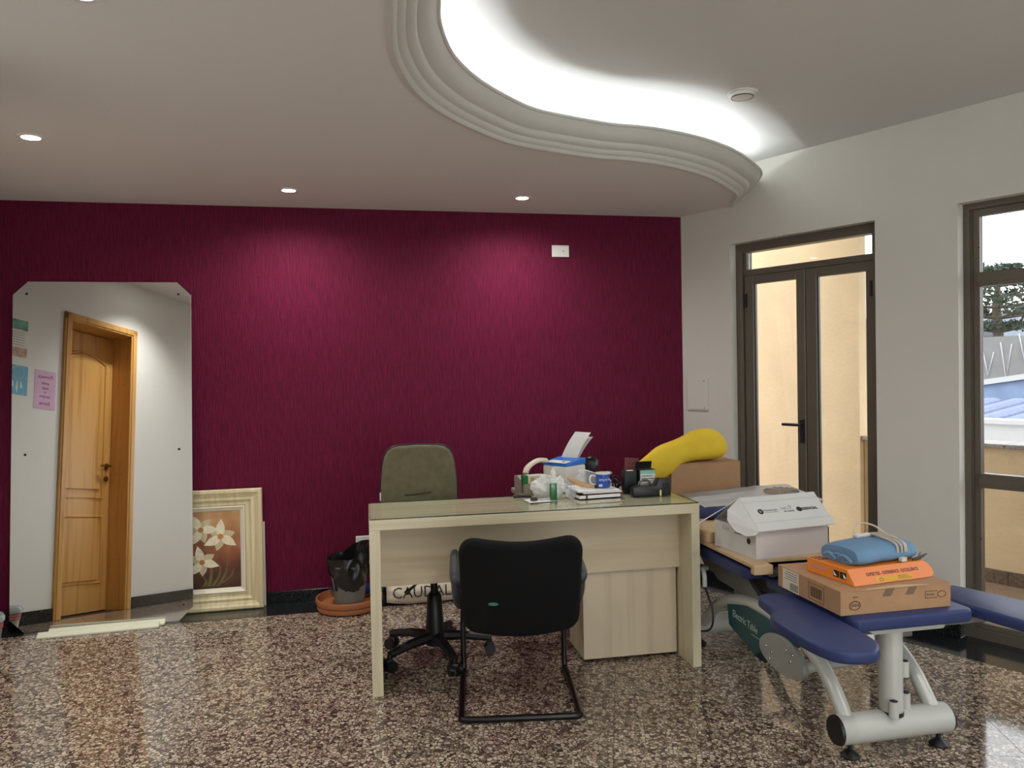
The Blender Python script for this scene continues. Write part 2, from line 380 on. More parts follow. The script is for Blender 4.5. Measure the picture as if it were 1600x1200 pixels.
o = G().loft([[(ed[i].x+nrm[i].x*(.03+.006*math.cos(k*PI/3)), ed[i].y+nrm[i].y*(.03+.006*math.cos(k*PI/3)), H1+.062+.006*math.sin(k*PI/3)) for k in range(6)] for i in range(13, len(ed)-4)]).obj('led_strip', LED)
o['label'] = 'white light strip hidden behind the curved ceiling moulding'; o['category'] = 'light strip'

# ------------------------------------------------------------------ doors and windows
d1 = holder('door_1', MR, 'double glass door with dark bronze aluminium frame and top light')
y0, y1 = .07, .125
g = G(); g.box(DU0, .447, y0-.012, y1, .0, DZ); g.box(1.29, DU1, y0-.012, y1, 0, DZ); g.box(.447, 1.29, y0-.012, y1, 2.1, DZ); g.box(.447, 1.29, y0, y1, 1.955, 1.99)
g.box(.447, 1.29, y0, y1, 0.0, .03); g.box(.447, .47, y0, y1, 1.99, 2.1); g.obj('door_frame', FRAME, d1)
G().box(.47, 1.29, .095, .1, 1.99, 2.1).obj('top_light_pane', GLASSW, d1)
G().box(.4705, .4745, .0855, .094, 1.995, 2.096).obj('glazing_bead', WHP, d1)
for (a, b, ga, gb) in ((.45, .872, .515, .815), (.878, 1.288, .947, 1.245)):
    g = G(); g.box(a, ga, y0, y1-.01, .03, 1.952, .003, 1); g.box(gb, b, y0, y1-.01, .03, 1.952, .003, 1); g.box(ga, gb, y0, y1-.01, 1.898, 1.952, .003, 1); g.box(ga, gb, y0, y1-.01, .03, .11, .003, 1)
    lf = g.obj('door_leaf', FRAME, d1)
    G().box(ga, gb, .092, .097, .11, 1.898).obj('pane', GLASSW, lf)
    G().box(ga+.0005, ga+.006, .082, .0915, .112, 1.896).obj('glazing_bead', BLKP, lf)
    if a < .5:
        h = G(); h.box(.838, .862, .058, .07, .918, 1.06, .004); h.cyl((.85, .06, 1.028), (.85, .03, 1.028), .009); h.box(.735, .862, .022, .038, 1.018, 1.036, .006); h.obj('door_handle', BLKP, lf)
    hx = a+.004 if a < .5 else b-.012
    for hz in (.3, 1.755): G().box(hx, hx+.016, .055, .07, hz, hz+.085, .003).obj('hinge', BLKP, lf)
w1 = holder('window_1', MR, 'tall bronze aluminium window with two crossbars')
fy0, fy1 = .075, .13; R1, R2 = WU1-.03, WU1-.07
g = G(); g.box(WU0, 1.787, fy0-.015, fy1, .0, WZ); g.box(1.787, 1.795, fy0, fy1, 0, WZ); g.box(R1, WU1, fy0-.015, fy1, 0, WZ); g.box(1.787, R1, fy0-.015, fy1, 2.14, WZ); g.box(1.787, R1, fy0-.015, fy1, 0., .05); g.obj('window_frame', FRAME, w1)
mids = [1.795, 2.56, R1]
for a, b in zip(mids[:-1], mids[1:]):
    g = G(); g.box(a, a+.03, fy0+.004, fy1-.01, .05, 2.14, .002, 1); g.box(b-.03, b, fy0+.004, fy1-.01, .05, 2.14, .002, 1); g.box(a+.03, b-.03, fy0+.004, fy1-.01, 2.105, 2.14, .002, 1); g.box(a+.03, b-.03, fy0+.004, fy1-.01, .05, .078, .002, 1)
    sh = g.obj('sash', FRAME, w1)
    for z0, z1 in ((1.757, 1.826), (.757, .828)):
        g = G(); g.box(a+.024, b-.024, fy0-.008, fy1-.01, z0, z1, .003, 1); g.box(a+.022, b-.022, fy0-.012, fy0-.004, z0+.02, z1-.02); g.obj('crossbar', FRAME, sh)
    for z0, z1 in ((.078, .757), (.828, 1.757), (1.826, 2.105)): G().box(a+.03, b-.03, .1, .105, z0, z1).obj('pane', GLASSW, sh)
    for z in (.2, .5, 1.95): G().cyl((a+.027, fy0+.0045, z), (a+.027, fy0+.001, z), .0045, n=10).obj('screw', INK, sh)

w2 = holder('window_fill_side', MR, 'unseen second tall bronze aluminium window added for fill light')  # out of view, added to let in more daylight as fill
g = G(); a, b = 3.75, 5.5
for (x0, x1, z0, z1) in ((a, a+.06, 0, WZ), (b-.06, b, 0, WZ), (a+.06, b-.06, 0, .07), (a+.06, b-.06, 2.1, WZ), (4.6, 4.65, .07, 2.1), (a+.06, b-.06, 1.757, 1.826), (a+.06, b-.06, .757, .828)): g.box(x0, x1, .07, .12, z0, z1)
g.obj('window_frame', FRAME, w2); G().box(a+.06, b-.06, .1, .105, .07, 2.1).obj('pane', GLASSW, w2)
w3 = holder('window_fill_rear', tr(0, YB-.1, 0), 'unseen wide shop window added behind the viewer for fill light')  # out of view, added behind the camera to bring in fill daylight
g = G()
for (x0, x1, z0, z1) in ((.2, .26, .1, 2.3), (3.74, 3.8, .1, 2.3), (.26, 3.74, .1, .16), (.26, 3.74, 2.24, 2.3), (1.4, 1.45, .16, 2.24), (2.6, 2.65, .16, 2.24)): g.box(x0, x1, -.03, .03, z0, z1)
g.obj('window_frame', FRAME, w3); G().box(.26, 3.74, -.003, .003, .16, 2.24).obj('pane', GLASSW, w3)
d2 = holder('door_2', ML, 'golden wooden door with arched panel and wide frame')
g = G()
for (a, b) in ((0, .058), (.595, .652)): g.box(a, b, 0, .018, 0, 2.03, .004, 2); g.box(a+.012, b-.012, .01, .024, 0, 2.018, .004, 2)
g.box(0, .652, 0, .018, 1.975, 2.03, .004, 2); g.box(.012, .64, .01, .024, 1.987, 2.018, .004, 2)
g.obj('architrave', OAK, d2)
g = G(); g.box(.0505, .062, -.2, 0, 0, 1.975); g.box(.603, .6145, -.2, 0, 0, 1.975); g.box(.0505, .6145, -.2, 0, 1.974, 1.9845); g.obj('jamb', OAK, d2)
for z in (.35, .36+.6, 1.62):
    for y in (-.05, -.1): G().cyl((.603, y, z), (.6022, y, z), .004, n=8).obj('screw_plug', mat('dark_oak_plug', C(140, 92, 40), .5), d2)
lf = G().box(.064, .601, -.19, -.155, .006, 1.97, .002, 1).obj('door_leaf', OAK, d2)
def arch(x0, x1, z0, z1, rise, n=10):
    p = [(x0, z0), (x1, z0), (x1, z1-rise)]
    for i in range(1, n): t = i/n; p.append((x1+(x0-x1)*t, z1-rise+rise*math.sin(PI*t)))
    return p+[(x0, z1-rise)]
for sh in (arch(.13, .535, .79, 1.83, .07), arch(.13, .535, .2, .66, .0001, 2)):
    pts = [(x, -.155, z) for x, z in sh]
    G().tube(pts, .009, 8, closed=True).obj('panel_moulding', OAK, lf)
    cxm = sum(p[0] for p in sh)/len(sh); czm = sum(p[1] for p in sh)/len(sh)
    G().prism([(cxm+(x-cxm)*.84, czm+(z-czm)*.93) for x, z in sh], -.1552, -.147, 'y', bev=.004).obj('raised_panel', OAK, lf)
BRASS = mat('old_brass', C(150, 120, 70), .25, .9)
h = G(); h.cyl((.565, -.155, 1.02), (.565, -.115, 1.02), .009); h.tube([(.565, -.115, 1.02), (.53, -.113, 1.022), (.48, -.116, 1.018)], .008); h.cyl((.565, -.155, 1.02), (.565, -.149, 1.02), .022); h.cyl((.565, -.155, .93), (.565, -.147, .93), .018); h.obj('door_handle', BRASS, lf, True)

# ------------------------------------------------------------------ outside: balcony, parapet, street
BEIGE = mat('beige_rough_render', C(224, 198, 158), .85, bs=40, bst=.5, var=.05, vs_=5)
struct(G().box(-2.5, 8, .161, 1.4, -.12, .0).obj('balcony_floor', mat('balcony_paving', C(150, 128, 106), .5, var=.25, vs_=60), M=MR))
struct(G().box(-2.5, .615, 1.15, 1.25, -.1, 3.3).obj('wall_balcony', BEIGE, M=MR), 'tall beige rendered wall across the balcony')
pr = holder('wall_parapet', MR, 'low beige balcony parapet with a grey stone cap')
G().box(.62, 8, 1.2, 1.36, -.1, .845).obj('parapet_body', BEIGE, pr)
for i in range(8): G().box(.6+i*.93, .6+i*.93+.926, 1.16, 1.4, .846, .872, .004, 1).obj('cap_stone', mat('grey_cap_stone', C(150, 146, 138), .5, var=.25, vs_=70), pr)
for i in range(8): G().box(.62+i*.92, .62+i*.92+.916, 1.18, 1.199, 0, .085).obj('skirting_stone', mat('brown_skirting_stone', C(112, 92, 78), .4, var=.4, vs_=60), pr)
def far(name, label, cat, m, *boxes):
    g = G()
    for b in boxes: g.box(*b)
    o = g.obj(name, m, M=MR); o['label'] = label; o['category'] = cat; return o
struct(G().box(-60, 60, 2.5, 90, -3.2, -3.0).obj('street_ground', mat('street_asphalt', C(130, 128, 124), .8, var=.1), M=MR))
far('boundary_wall', 'white painted wall of the neighbouring plot below the balcony', 'wall', mat('white_masonry', C(150, 150, 150), .8, var=.04), (-6, 9, 6, 6.2, -3, .64), (-6.05, 9.05, 5.95, 6.25, .64, .69))
rf = thing('tiled_roof', 'blue tiled roof behind the white boundary wall', 'roof', MR)
RT = mat('blue_grey_tiles', C(78, 90, 124), .6, var=.25, vs_=14)
for i in range(34):
    x = -7+i*.42
    G().loft([[(x+.21+.2*math.cos(a), 7.2, .44+.09*math.sin(a)) for a in [k*PI/5 for k in range(6)]], [(x+.21+.2*math.cos(a), 10.6, .66+.09*math.sin(a)) for a in [k*PI/5 for k in range(6)]]]).obj('roof_tile_row', RT, rf)
G().prism([(7.2, .43), (10.6, .65), (10.6, -3), (7.2, -3)], -7, 7.3, 'x').obj('house_body', mat('pale_masonry', C(206, 208, 216), .8), rf)
bw_ = thing('rendered_wall', 'pale blue rendered wall with a white coping rising to one side', 'wall', MR)
G().prism([(-14, -3), (8, -3), (8, 2.6), (-2.8, .93), (-14, .35)], 12, 12.2, 'y').obj('wall_face', mat('blue_render', C(112, 128, 156), .8, var=.12, vs_=3), bw_)
G().prism([(8, 2.6), (-2.8, .93), (-14, .35), (-14, .43), (-2.8, 1.03), (8, 2.7)], 11.92, 12.28, 'y').obj('coping', mat('coping_white', C(170, 170, 170), .7), bw_)
gw = thing('concrete_wall', 'grey concrete panel wall with white graffiti strokes', 'wall', MR)
CONC = mat('weathered_concrete', C(116, 115, 113), .85, var=.14, vs_=2.5)
for i in range(16): G().box(-22+i*2, -20.02+i*2, 18, 18.2, -3, 2.0).obj('concrete_panel', CONC, gw)
for k in range(7):
    x = -5.2+k*.42; zz = 1.25+.2*(k % 3)
    G().tube([(x, 17.99, zz+.4), (x+.12, 17.99, zz-.25-.3*(k == 1)), (x+.26, 17.99, zz+.35)], .02, 6).obj('graffiti_stroke', mat('graffiti_paint', C(176, 176, 178), .7), gw)
bd = thing('pale_building', 'long pale building with a roof parapet behind the graffiti wall', 'building', MR)
G().box(-22, 8, 30, 40, -3, 3.25).obj('building_wall', mat('pale_blue_white_masonry', C(140, 147, 162), .8, var=.04), bd)
G().box(-22.1, 8.1, 29.9, 40.1, 3.25, 3.4).obj('roof_parapet', mat('coping_white', C(170, 170, 170), .7), bd)
for i in range(6): G().box(-20+i*4.4, -18.2+i*4.4, 29.93, 29.99, 2.35, 2.75).obj('building_window', mat('dark_pane', C(84, 88, 94), .4), bd)
G().box(-22, 8, 29.8, 29.99, 2.1, 2.2).obj('ledge', mat('grey_ledge', C(104, 108, 116), .8), bd)
tree = thing('pine_tree', 'tall flat-crowned pine tree behind the concrete wall', 'tree', MR @ tr(-7.1, 24, 0))
G().tube([(0, 0, -3), (.05, 0, 1.5), (-.05, 0, 3.2), (.05, 0, 4.3)], [.22, .18, .13, .05], 8).obj('trunk', mat('pine_bark', C(92, 82, 70), .9), tree)
LEAF = mat('pine_needles', C(50, 60, 46), .9, var=.3, vs_=6)
random.seed(3); k = 0
for (bz, L) in ((2.3, .8), (2.75, 1.3), (3.1, 1.5), (3.45, 1.5), (3.8, 1.1), (4.15, .6)):
    for q in range(6):
        a = q*PI/3+bz*2; k += 1
        e = (L*math.cos(a), L*math.sin(a), bz+.12+.1*random.random())
        G().tube([(0, 0, bz), e], [.045, .02], 6).obj('branch', MATS['pine_bark'], tree)
        g = G()
        for c in range(60):
            p = Vector((e[0]*random.uniform(.55, 1.15), e[1]*random.uniform(.55, 1.15), e[2]+random.uniform(-.1, .16)))+Vector((random.uniform(-.28, .28), random.uniform(-.28, .28), 0))
            d = Vector((random.uniform(-1, 1), random.uniform(-1, 1), random.uniform(-.2, .9))).normalized()*.2
            w = d.cross(Vector((random.uniform(-1, 1), 1, random.uniform(-1, 1)))).normalized()*.05
            vv = [g.bm.verts.new(x) for x in (p-w, p+w, p+d)]; g.bm.faces.new(vv)
        g.obj('needle_clump', LEAF, tree, kind='stuff')

# ------------------------------------------------------------------ ceiling downlights, with unseen ones added for fill
BULB = mat('downlight_led', (1, .97, .92, 1), .5, emit=25.)
def downlight(x, y, label, e=34, z=H1, cone=165, blend=1.0):
    t = thing('recessed_downlight', label, 'downlight', tr(x, y, z), 'recessed ceiling downlights')
    G().lathe([(.036, 0), (.036, -.004), (.05, -.0045), (.054, -.002), (.054, 0), (.036, 0)], 28).obj('trim_ring', WHP, t, True)
    G().lathe([(.0, -.003), (.035, -.003), (.035, -.001), (0, -.001)], 24).obj('led_disc', BULB, t)
    l = bpy.data.lights.new('downlight_lamp', 'SPOT'); l.energy = e; l.spot_size = math.radians(cone); l.spot_blend = blend; l.shadow_soft_size = .04; l.color = (1, .972, .94)
    lo = bpy.data.objects.new('downlight_lamp', l); COL.objects.link(lo); lo.parent = t; lo.location = (0, 0, -.012)
downlight(-1.984, 3.26, 'round recessed downlight in the lowered ceiling, above the floor in front of the mirror', e=42, cone=115)
downlight(-1.204, 4.284, 'round recessed downlight beside the purple wall, between the mirror and the desk')
downlight(.08, 4.584, 'round recessed downlight beside the purple wall, above the desk chair')
downlight(-1.107, 2.052, 'round recessed downlight farther out from the purple wall, in line with the desk')
downlight(-.75, .1, 'unseen round recessed downlight added for fill at the back of the room, opposite the purple wall')  # out of view, added as fill from behind the camera
for x, y, lb in ((1.0, 1.2, 'unseen round recessed downlight added for fill in the raised ceiling between the curved cove and the tall windows'), (2.6, 1.2, 'unseen round recessed downlight added for fill in the raised ceiling beside the second tall window'), (1.0, -.6, 'unseen round recessed downlight added for fill in the raised ceiling beside the shop window, nearer the curved cove'), (2.6, -.6, 'unseen round recessed downlight added for fill in the raised ceiling beside the shop window, farther from the curved cove')): downlight(x, y, lb, e=40, z=H2)  # lamps out of view, added to raise the room's fill light
sd = thing('smoke_detector', 'flat round white detector on the upper ceiling', 'detector', tr(1.079, 3.587, H2))
G().lathe([(0, -.022), (.046, -.022), (.052, -.016), (.054, -.006), (.066, -.005), (.07, 0), (0, 0)], 32).obj('detector_body', WHP, sd, True)
G().lathe([(.048, -.0225), (.05, -.0225), (.05, -.019), (.048, -.019), (.048, -.0225)], 32).obj('groove', GREYP, sd)
#@@OBJ
# ------------------------------------------------------------------ on the walls
def plate(name, label, cat, M, u, z, w, h): return thing(name, label, cat, M @ tr(u, 0, z), None)
t = plate('blank_plate', 'white blank cover plate high on the purple wall', 'cover plate', MBk, -.847, 2.153, .1, .07)
G().box(-.058, .058, -.008, 0, -.038, .038, .005, 3).obj('plate', WHP, t); G().cyl((.018, -.0085, 0), (.018, -.0075, 0), .004, n=10).obj('screw', GREYP, t)
t = plate('wall_outlet', 'white socket plate low on the purple wall behind the waste bin', 'outlet', MBk, -2.135, .335, .1, .07)
G().box(-.06, .06, -.009, 0, -.04, .04, .005, 3).obj('plate', WHP, t)
for k in (-.03, .03): G().cyl((k, -.0095, 0), (k, -.0085, 0), .017, n=20).obj('socket', mat('socket_grey', C(206, 206, 202), .4), t)
t = thing('breaker_panel', 'off-white metal cover panel on the window wall beside the door', 'cover panel', MR @ tr(.125, 0, 1.2))
G().box(-.087, .087, -.012, 0, -.107, .107, .004, 2).obj('cover', WALLW, t); G().box(-.075, .075, -.016, -.0115, -.098, .098, .003, 2).obj('lid', WALLW, t)
for z in (-.09, .09): G().cyl((.064, -.0165, z), (.064, -.0155, z), .004, n=10).obj('screw', GREYP, t)

# mirror
mo = W(MBk, -4.0498, -.2165); ex = Matrix.Rotation(AB, 3, 'Z') @ Vector((1, 0, 0)); bk = Matrix.Rotation(AB, 3, 'Z') @ Vector((0, 1, 0))
ey = bk*math.sin(.1012)+Vector((0, 0, 1))*math.cos(.1012); nn = ex.cross(ey)   # nn towards the room
MM = Matrix(((ex.x, ey.x, nn.x, mo.x), (ex.y, ey.y, nn.y, mo.y), (ex.z, ey.z, nn.z, mo.z+.001), (0, 0, 0, 1)))
t = thing('leaning_mirror', 'tall frameless mirror with clipped corners leaning on the purple wall', 'mirror', MM)
w_, h_, c_ = .9388, 1.9443, .0761
oct_ = [(c_, 0), (w_-c_, 0), (w_, c_), (w_, h_-c_), (w_-c_, h_), (c_, h_), (0, h_-c_), (0, c_)]
mir = mat('silvered_glass', (.86, .88, .865, 1), .0, 1.)
G().prism([(x*.9995+.0002, y*.9998+.0002) for x, y in oct_], -.0012, 0).obj('mirror_face', mir, t)
G().prism(oct_, -.008, -.0013).obj('backing_glass', mat('glass_edge_grey', C(190, 200, 196), .2), t)
for (x, y) in ((.07, h_-.07), (w_-.07, h_-.07), (.07, .97), (w_-.07, .97), (.16, .11), (w_-.05, .09)):
    G().lathe([(0, 0), (.006, 0), (.007, .001), (.005, .003), (0, .0035)], 14, M=tr(x, y, 0)).obj('screw_cap', BLKP, t)

# paper notes on the diagonal wall
def note(name, label, cat, s0, s1, z0, z1, m):
    t = thing(name, label, cat, ML @ tr((s0+s1)/2, 0, (z0+z1)/2)); w, h = (s1-s0)/2, (z1-z0)/2
    G().box(-w, w, .0008, .002, -h, h).obj('sheet', m, t); return t, w, h
def PB(x, z, y=.0024): return basis((x, y, z), (-1, 0, 0), (0, 0, 1))    # lettering on a face looking along +y
t, w, h = note('wall_card', 'pink card with handwritten lettering beside the wooden door', 'card', -.203, -.041, 1.341, 1.594, mat('pink_card', C(226, 186, 214), .7, var=.05))
for i, (s, z) in enumerate((('Floresça', .075), ('ainda', .035), ('mais', .003), ('e', -.022), ('sempre', -.052), ('Sorria', -.1))): text(s, .034 if i in (0, 5) else .028, PB(0, z), mat('plum_ink', C(96, 62, 96), .7), t, align='CENTER')
t, w, h = note('wall_card', 'pale blue card with a white dreamcatcher drawing', 'card', -.405, -.254, 1.41, 1.596, mat('blue_card', C(122, 186, 206), .7, var=.06))
WINK = mat('white_ink', C(222, 238, 240), .7)
G().tube([(.045*math.cos(a), .0022, .045+.04*math.sin(a)) for a in [k*PI/10 for k in range(20)]], .002, 6, closed=True).obj('drawn_hoop', WINK, t)
for x, L in ((-.03, .05), (0, .085), (.03, .055)): G().prism([(x, .0), (x+.009, -.02-L*.4), (x, -L), (x-.009, -.02-L*.4)], .0021, .0024, 'y').obj('drawn_feather', WINK, t)
t, w, h = note('wall_card', 'white printed sheet with green and coral watercolour bands', 'card', -.43, -.269, 1.652, 1.89, mat('cream_sheet', C(232, 232, 222), .7))
G().box(-w, w, .0021, .0024, .055, h).obj('green_band', mat('green_watercolour', C(120, 176, 150), .7, var=.35, vs_=25), t)
G().box(-w, w, .0021, .0024, -h, -.06).obj('coral_band', mat('coral_watercolour', C(206, 176, 150), .7, var=.3, vs_=30), t)
for i in range(6): G().box(-.055, .06, .0021, .0023, .035-i*.016, .037-i*.016).obj('text_line', GREYP, t)

# painting leaning on the wall
PM = MBk @ tr(0, -.058, .001) @ Matrix.Rotation(-.055, 4, 'X')
t = thing('framed_painting', 'cream and gold framed painting of white lilies leaning on the wall', 'painting', PM @ tr(-3.03, 0, 0))
pw, ph = .29, .708
FC1 = wood('cream_gilt_frame', C(206, 190, 142), C(232, 222, 186), 'Z', .4, 40, C(222, 208, 166))
prf = [(0, 0), (0, -.03), (.006, -.036), (.02, -.036), (.03, -.03), (.048, -.024), (.058, -.026), (.064, -.026), (.07, -.018), (.082, -.015), (.09, -.018), (.095, -.018), (.1, -.01), (.1, 0)]
inn = [(.1, -.002), (.1, -.02), (.105, -.022), (.118, -.014), (.124, -.012), (.128, -.006), (.128, -.002)]
def mitre(pr_, name, m):
    cor = [(-pw, 0, 1, 1), (pw, 0, -1, 1), (pw, ph, -1, -1), (-pw, ph, 1, -1)]
    for i in range(4):
        a, b = cor[i], cor[(i+1) % 4]
        G().loft([[(c[0]+c[2]*d, y, c[1]+c[3]*d) for d, y in pr_] for c in (a, b)]).obj(name, m, t)
mitre(prf, 'frame_side', FC1); mitre(inn, 'liner_side', mat('cream_liner', C(236, 230, 208), .5))
m, tt, b = nt('painted_canvas'); v = coords(tt)
sx = N(tt, 'SeparateXYZ'); tt.links.new(v, sx.inputs[0]); nz = N(tt, 'TexNoise'); nz.inputs['Scale'].default_value = 7; tt.links.new(v, nz.inputs['Vector'])
ma = N(tt, 'Math'); ma.operation = 'MULTIPLY_ADD'; ma.inputs[1].default_value = .35; tt.links.new(nz.outputs['Fac'], ma.inputs[0]); tt.links.new(sx.outputs['Z'], ma.inputs[2])
tt.links.new(ramp(tt, ma.outputs[0], [(.3, C(62, 34, 22)), (.45, C(112, 62, 40)), (.58, C(158, 98, 62)), (.76, C(214, 168, 116))]), b.inputs['Base Color']); b.inputs['Roughness'].default_value = .45
cv = G().box(-pw+.126, pw-.126, -.004, -.002, .126, ph-.126).obj('canvas', m, t)
PET = mat('lily_petal_paint', C(236, 226, 196), .5, var=.12, vs_=40); PET2 = mat('lily_petal_paint_shade', C(206, 192, 152), .5, var=.1, vs_=40); GRN = mat('leaf_paint', C(104, 96, 52), .5, var=.3, vs_=20); ORG = mat('stamen_paint', C(196, 132, 72), .5)
for (sx_, sz_, ex_, ez_) in ((0, .14, .03, .3), (-.02, .14, -.05, .36), (.02, .14, .12, .24), (.03, .14, .075, .33), (-.05, .14, -.08, .22)):
    G().sheet(lambda u, v_: (sx_+(ex_-sx_)*u+.03*math.sin(PI*u)+(v_-.5)*.022*(1-u*.8), -.0046, sz_+(ez_-sz_)*u), 8, 2).obj('painted_leaf', GRN, cv)
def lily(cx, cz, r, rot):
    fl_ = []
    for k in range(6):
        a = rot+k*PI/3+(.12 if k % 2 else -.1); L = r*(1 if k % 2 else .82); p = []
        d = Vector((math.cos(a), math.sin(a))); q = Vector((-d.y, d.x))
        for i in range(9): s = i/8; p.append(d*L*s+q*r*.27*math.sin(PI*s**.8))
        for i in range(7, 0, -1): s = i/8; p.append(d*L*s-q*r*.22*math.sin(PI*s**.8))
        yy = -.0052-.0006*(k % 2)-.00003*k
        G().prism([(cx+v.x, cz+v.y) for v in p], yy-.0002, yy, 'y').obj('painted_petal', PET if k % 2 else PET2, cv)
    G().prism([(cx+.16*r*math.cos(i*PI/5), cz+.16*r*math.sin(i*PI/5)) for i in range(10)], -.0064, -.0062, 'y').obj('painted_centre', ORG, cv)
lily(.05, .43, .105, .35); lily(-.06, .475, .1, .9); lily(-.055, .285, .1, .65)
o = G().box(0, .6, -.006, 0, 0, .5).obj('thin_board', mat('white_board_edge', C(214, 206, 190), .6), M=MBk @ tr(-3.33, -.032, .001) @ Matrix.Rotation(-.04, 4, 'X')); o['label'] = 'thin pale board standing between the painting and the wall'; o['category'] = 'board'

# plaster strips lying at the foot of the mirror
MOULD = mat('off_white_moulding', C(222, 222, 200), .5)
pq = [(0, 0), (.044, 0), (.044, .024), (.03, .024), (.024, .018), (.016, .016), (.01, .01), (0, .008)]
for (x0, y0_, L, a, z, lab) in ((-2.552, 4.108, .60, .27, .0012, 'off-white moulding strip on the floor, farther from the mirror of the pair'), (-2.53, 4.17, .585, .25, .0012, 'off-white moulding strip on the floor, touching the foot of the mirror')):
    t = thing('moulding_strip', lab, 'moulding', fr(x0, y0_, a) @ tr(0, 0, z), 'moulding strips at the mirror foot')
    G().prism([(y, zz) for y, zz in pq] if z < .1 else pq, 0, L, 'x').obj('strip', MOULD, t)
    G().box(-.001, L+.001, .034, .038, .0235, .0252).obj('bead', MOULD, t)
t = thing('plastic_tub', 'grey lidded plastic tub with red stripes beside the mirror', 'tub', tr(-2.815, 4.07, .0006))
G().lathe([(0, 0), (.085, 0), (.1, .11), (0, .11)], 28).obj('tub_body', mat('clear_grey_plastic', C(150, 142, 132), .3), t, True)
G().lathe([(0, .11), (.106, .108), (.108, .125), (.1, .14), (.085, .145), (0, .145)], 28).obj('lid', mat('grey_lid', C(140, 146, 146), .35), t, True)
for z in (.07, .083, .096): G().lathe([(.0955+.1*(z-.07), z), (.0975+.1*(z-.07), z), (.0985+.1*(z-.07), z+.007), (.0965+.1*(z-.07), z+.007), (.0955+.1*(z-.07), z)], 28).obj('red_stripe', mat('red_band', C(170, 36, 48), .4), t)

# ------------------------------------------------------------------ desk
t = thing('office_desk', 'light oak laminate desk with thick frame, low front panel and drawer pedestal', 'desk', MD @ tr(0, 0, .0005))
DW, DD, DH = 1.495, .44, .757
G().box(0, DW, 0, DD, .712, DH, .0015, 1).obj('tabletop', LAM, t)
G().box(0, .047, 0, DD, 0, .7118, .0015, 1).obj('side_panel', LAMV, t); G().box(DW-.041, DW, 0, DD, 0, .7118, .0015, 1).obj('side_panel', LAMV, t)
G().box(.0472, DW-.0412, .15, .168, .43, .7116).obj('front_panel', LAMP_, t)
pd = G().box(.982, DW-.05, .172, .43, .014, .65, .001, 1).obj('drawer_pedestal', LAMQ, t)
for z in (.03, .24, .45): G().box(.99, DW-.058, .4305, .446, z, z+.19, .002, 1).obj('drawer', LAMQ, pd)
for (x, y) in ((1.0, .19), (1.0, .41), (1.43, .19), (1.43, .41)): G().cyl((x, y, 0), (x, y, .014), .014, n=12).obj('foot', BLKP, pd)
t = thing('desk_glass', 'clear glass sheet covering the oak desk top', 'glass sheet', MD @ tr(0, 0, DH+.0008))
G().box(.004, DW-.004, .0045, DD-.0045, 0, .0045).obj('pane', glass('desk_glass_clear', (.97, .985, .97, 1), .03), t)
GE = mat('green_glass_edge', C(38, 62, 54), .15)
for b_ in ((.003, DW-.003, .003, .0045), (.003, DW-.003, DD-.0045, DD-.003), (.003, .004, .0045, DD-.0045), (DW-.004, DW-.003, .0045, DD-.0045)): G().box(*b_, 0, .0045).obj('polished_edge', GE, t)
ZT = DH+.006
# visitor chair
t = thing('visitor_chair', 'black upholstered visitor chair with sled frame in front of the desk', 'chair', fr(.012, 3.045, .05) @ tr(0, 0, .0008))
def bend(p, k=10): return p
fp = []
L_ = [(-.16, .5, .41), (-.225, .53, .33), (-.232, .52, .05), (-.232, .49, .0135), (-.235, .44, .0135), (-.236, .05, .0135), (-.232, .008, .0135), (-.2, 0, .0135)]
path = spline(L_, 5)+spline([(-x, y, z) for x, y, z in L_[::-1]], 5)
G().tube(path, .0128, 10).obj('sled_frame', BLKM, t, True)
for s in (-1, 1): G().tube(spline([(s*.16, .5, .41), (s*.165, .3, .392), (s*.17, .1, .388), (s*.165, .0, .42), (s*.15, -.05, .5), (s*.14, -.065, .58)], 5), .0115, 8).obj('back_bar', BLKM, t, True)
G().prism(rrect(.46, .46, .08), .405, .47, 'z', bev=.02, seg=3, M=tr(0, .27, 0)).obj('seat', BLKF, t, True)
def backshape(w, h, dip, n=16):
    p = rrect(w, h, .06, 6); out = []
    for x, z in p: out.append((x*(1-.03*(z < 0)), z))
    # top edge with dip
    i_ = [i for i, (x, z) in enumerate(out) if z > h/2-.001]
    res = []
    for i, (x, z) in enumerate(out):
        res.append((x, z))
        if i == 13:
            x0 = out[13][0]; x1 = out[14][0]
            for k in range(1, n): xx = x0+(x1-x0)*k/n; res.append((xx, h/2-dip*math.sin(PI*k/n)**1.3))
        if i == 27:
            x0 = out[27][0]; x1 = out[0][0]
            for k in range(1, n): xx = x0+(x1-x0)*k/n; res.append((xx, -h/2-.012*math.sin(PI*k/n)))
    return res
g = G(); g.prism(backshape(.47, .39, .012), -.03, .03, 'y', bev=.022, seg=4)
bmesh.ops.triangulate(g.bm, faces=[f for f in g.bm.faces if len(f.verts) > 4])
for _ in range(1): bmesh.ops.subdivide_edges(g.bm, edges=g.bm.edges[:], cuts=1, use_grid_fill=True)
for v in g.bm.verts: v.co.y += -.05+.55*v.co.x**2
bkp = g.obj('backrest', BLKF, t, True, M=tr(.004, -.055, .575) @ Matrix.Rotation(.26, 4, 'X'))
G().lathe([(0, 0), (.0195, 0), (.0195, .0012), (0, .0012)], 24, M=basis((-.108, -.0755, -.055), (1, -.12, 0), (0, 0, 1)) @ Matrix.Diagonal((1, .34, 1, 1))).obj('green_label', mat('teal_label', C(64, 120, 98), .5), bkp, label='small teal oval label')
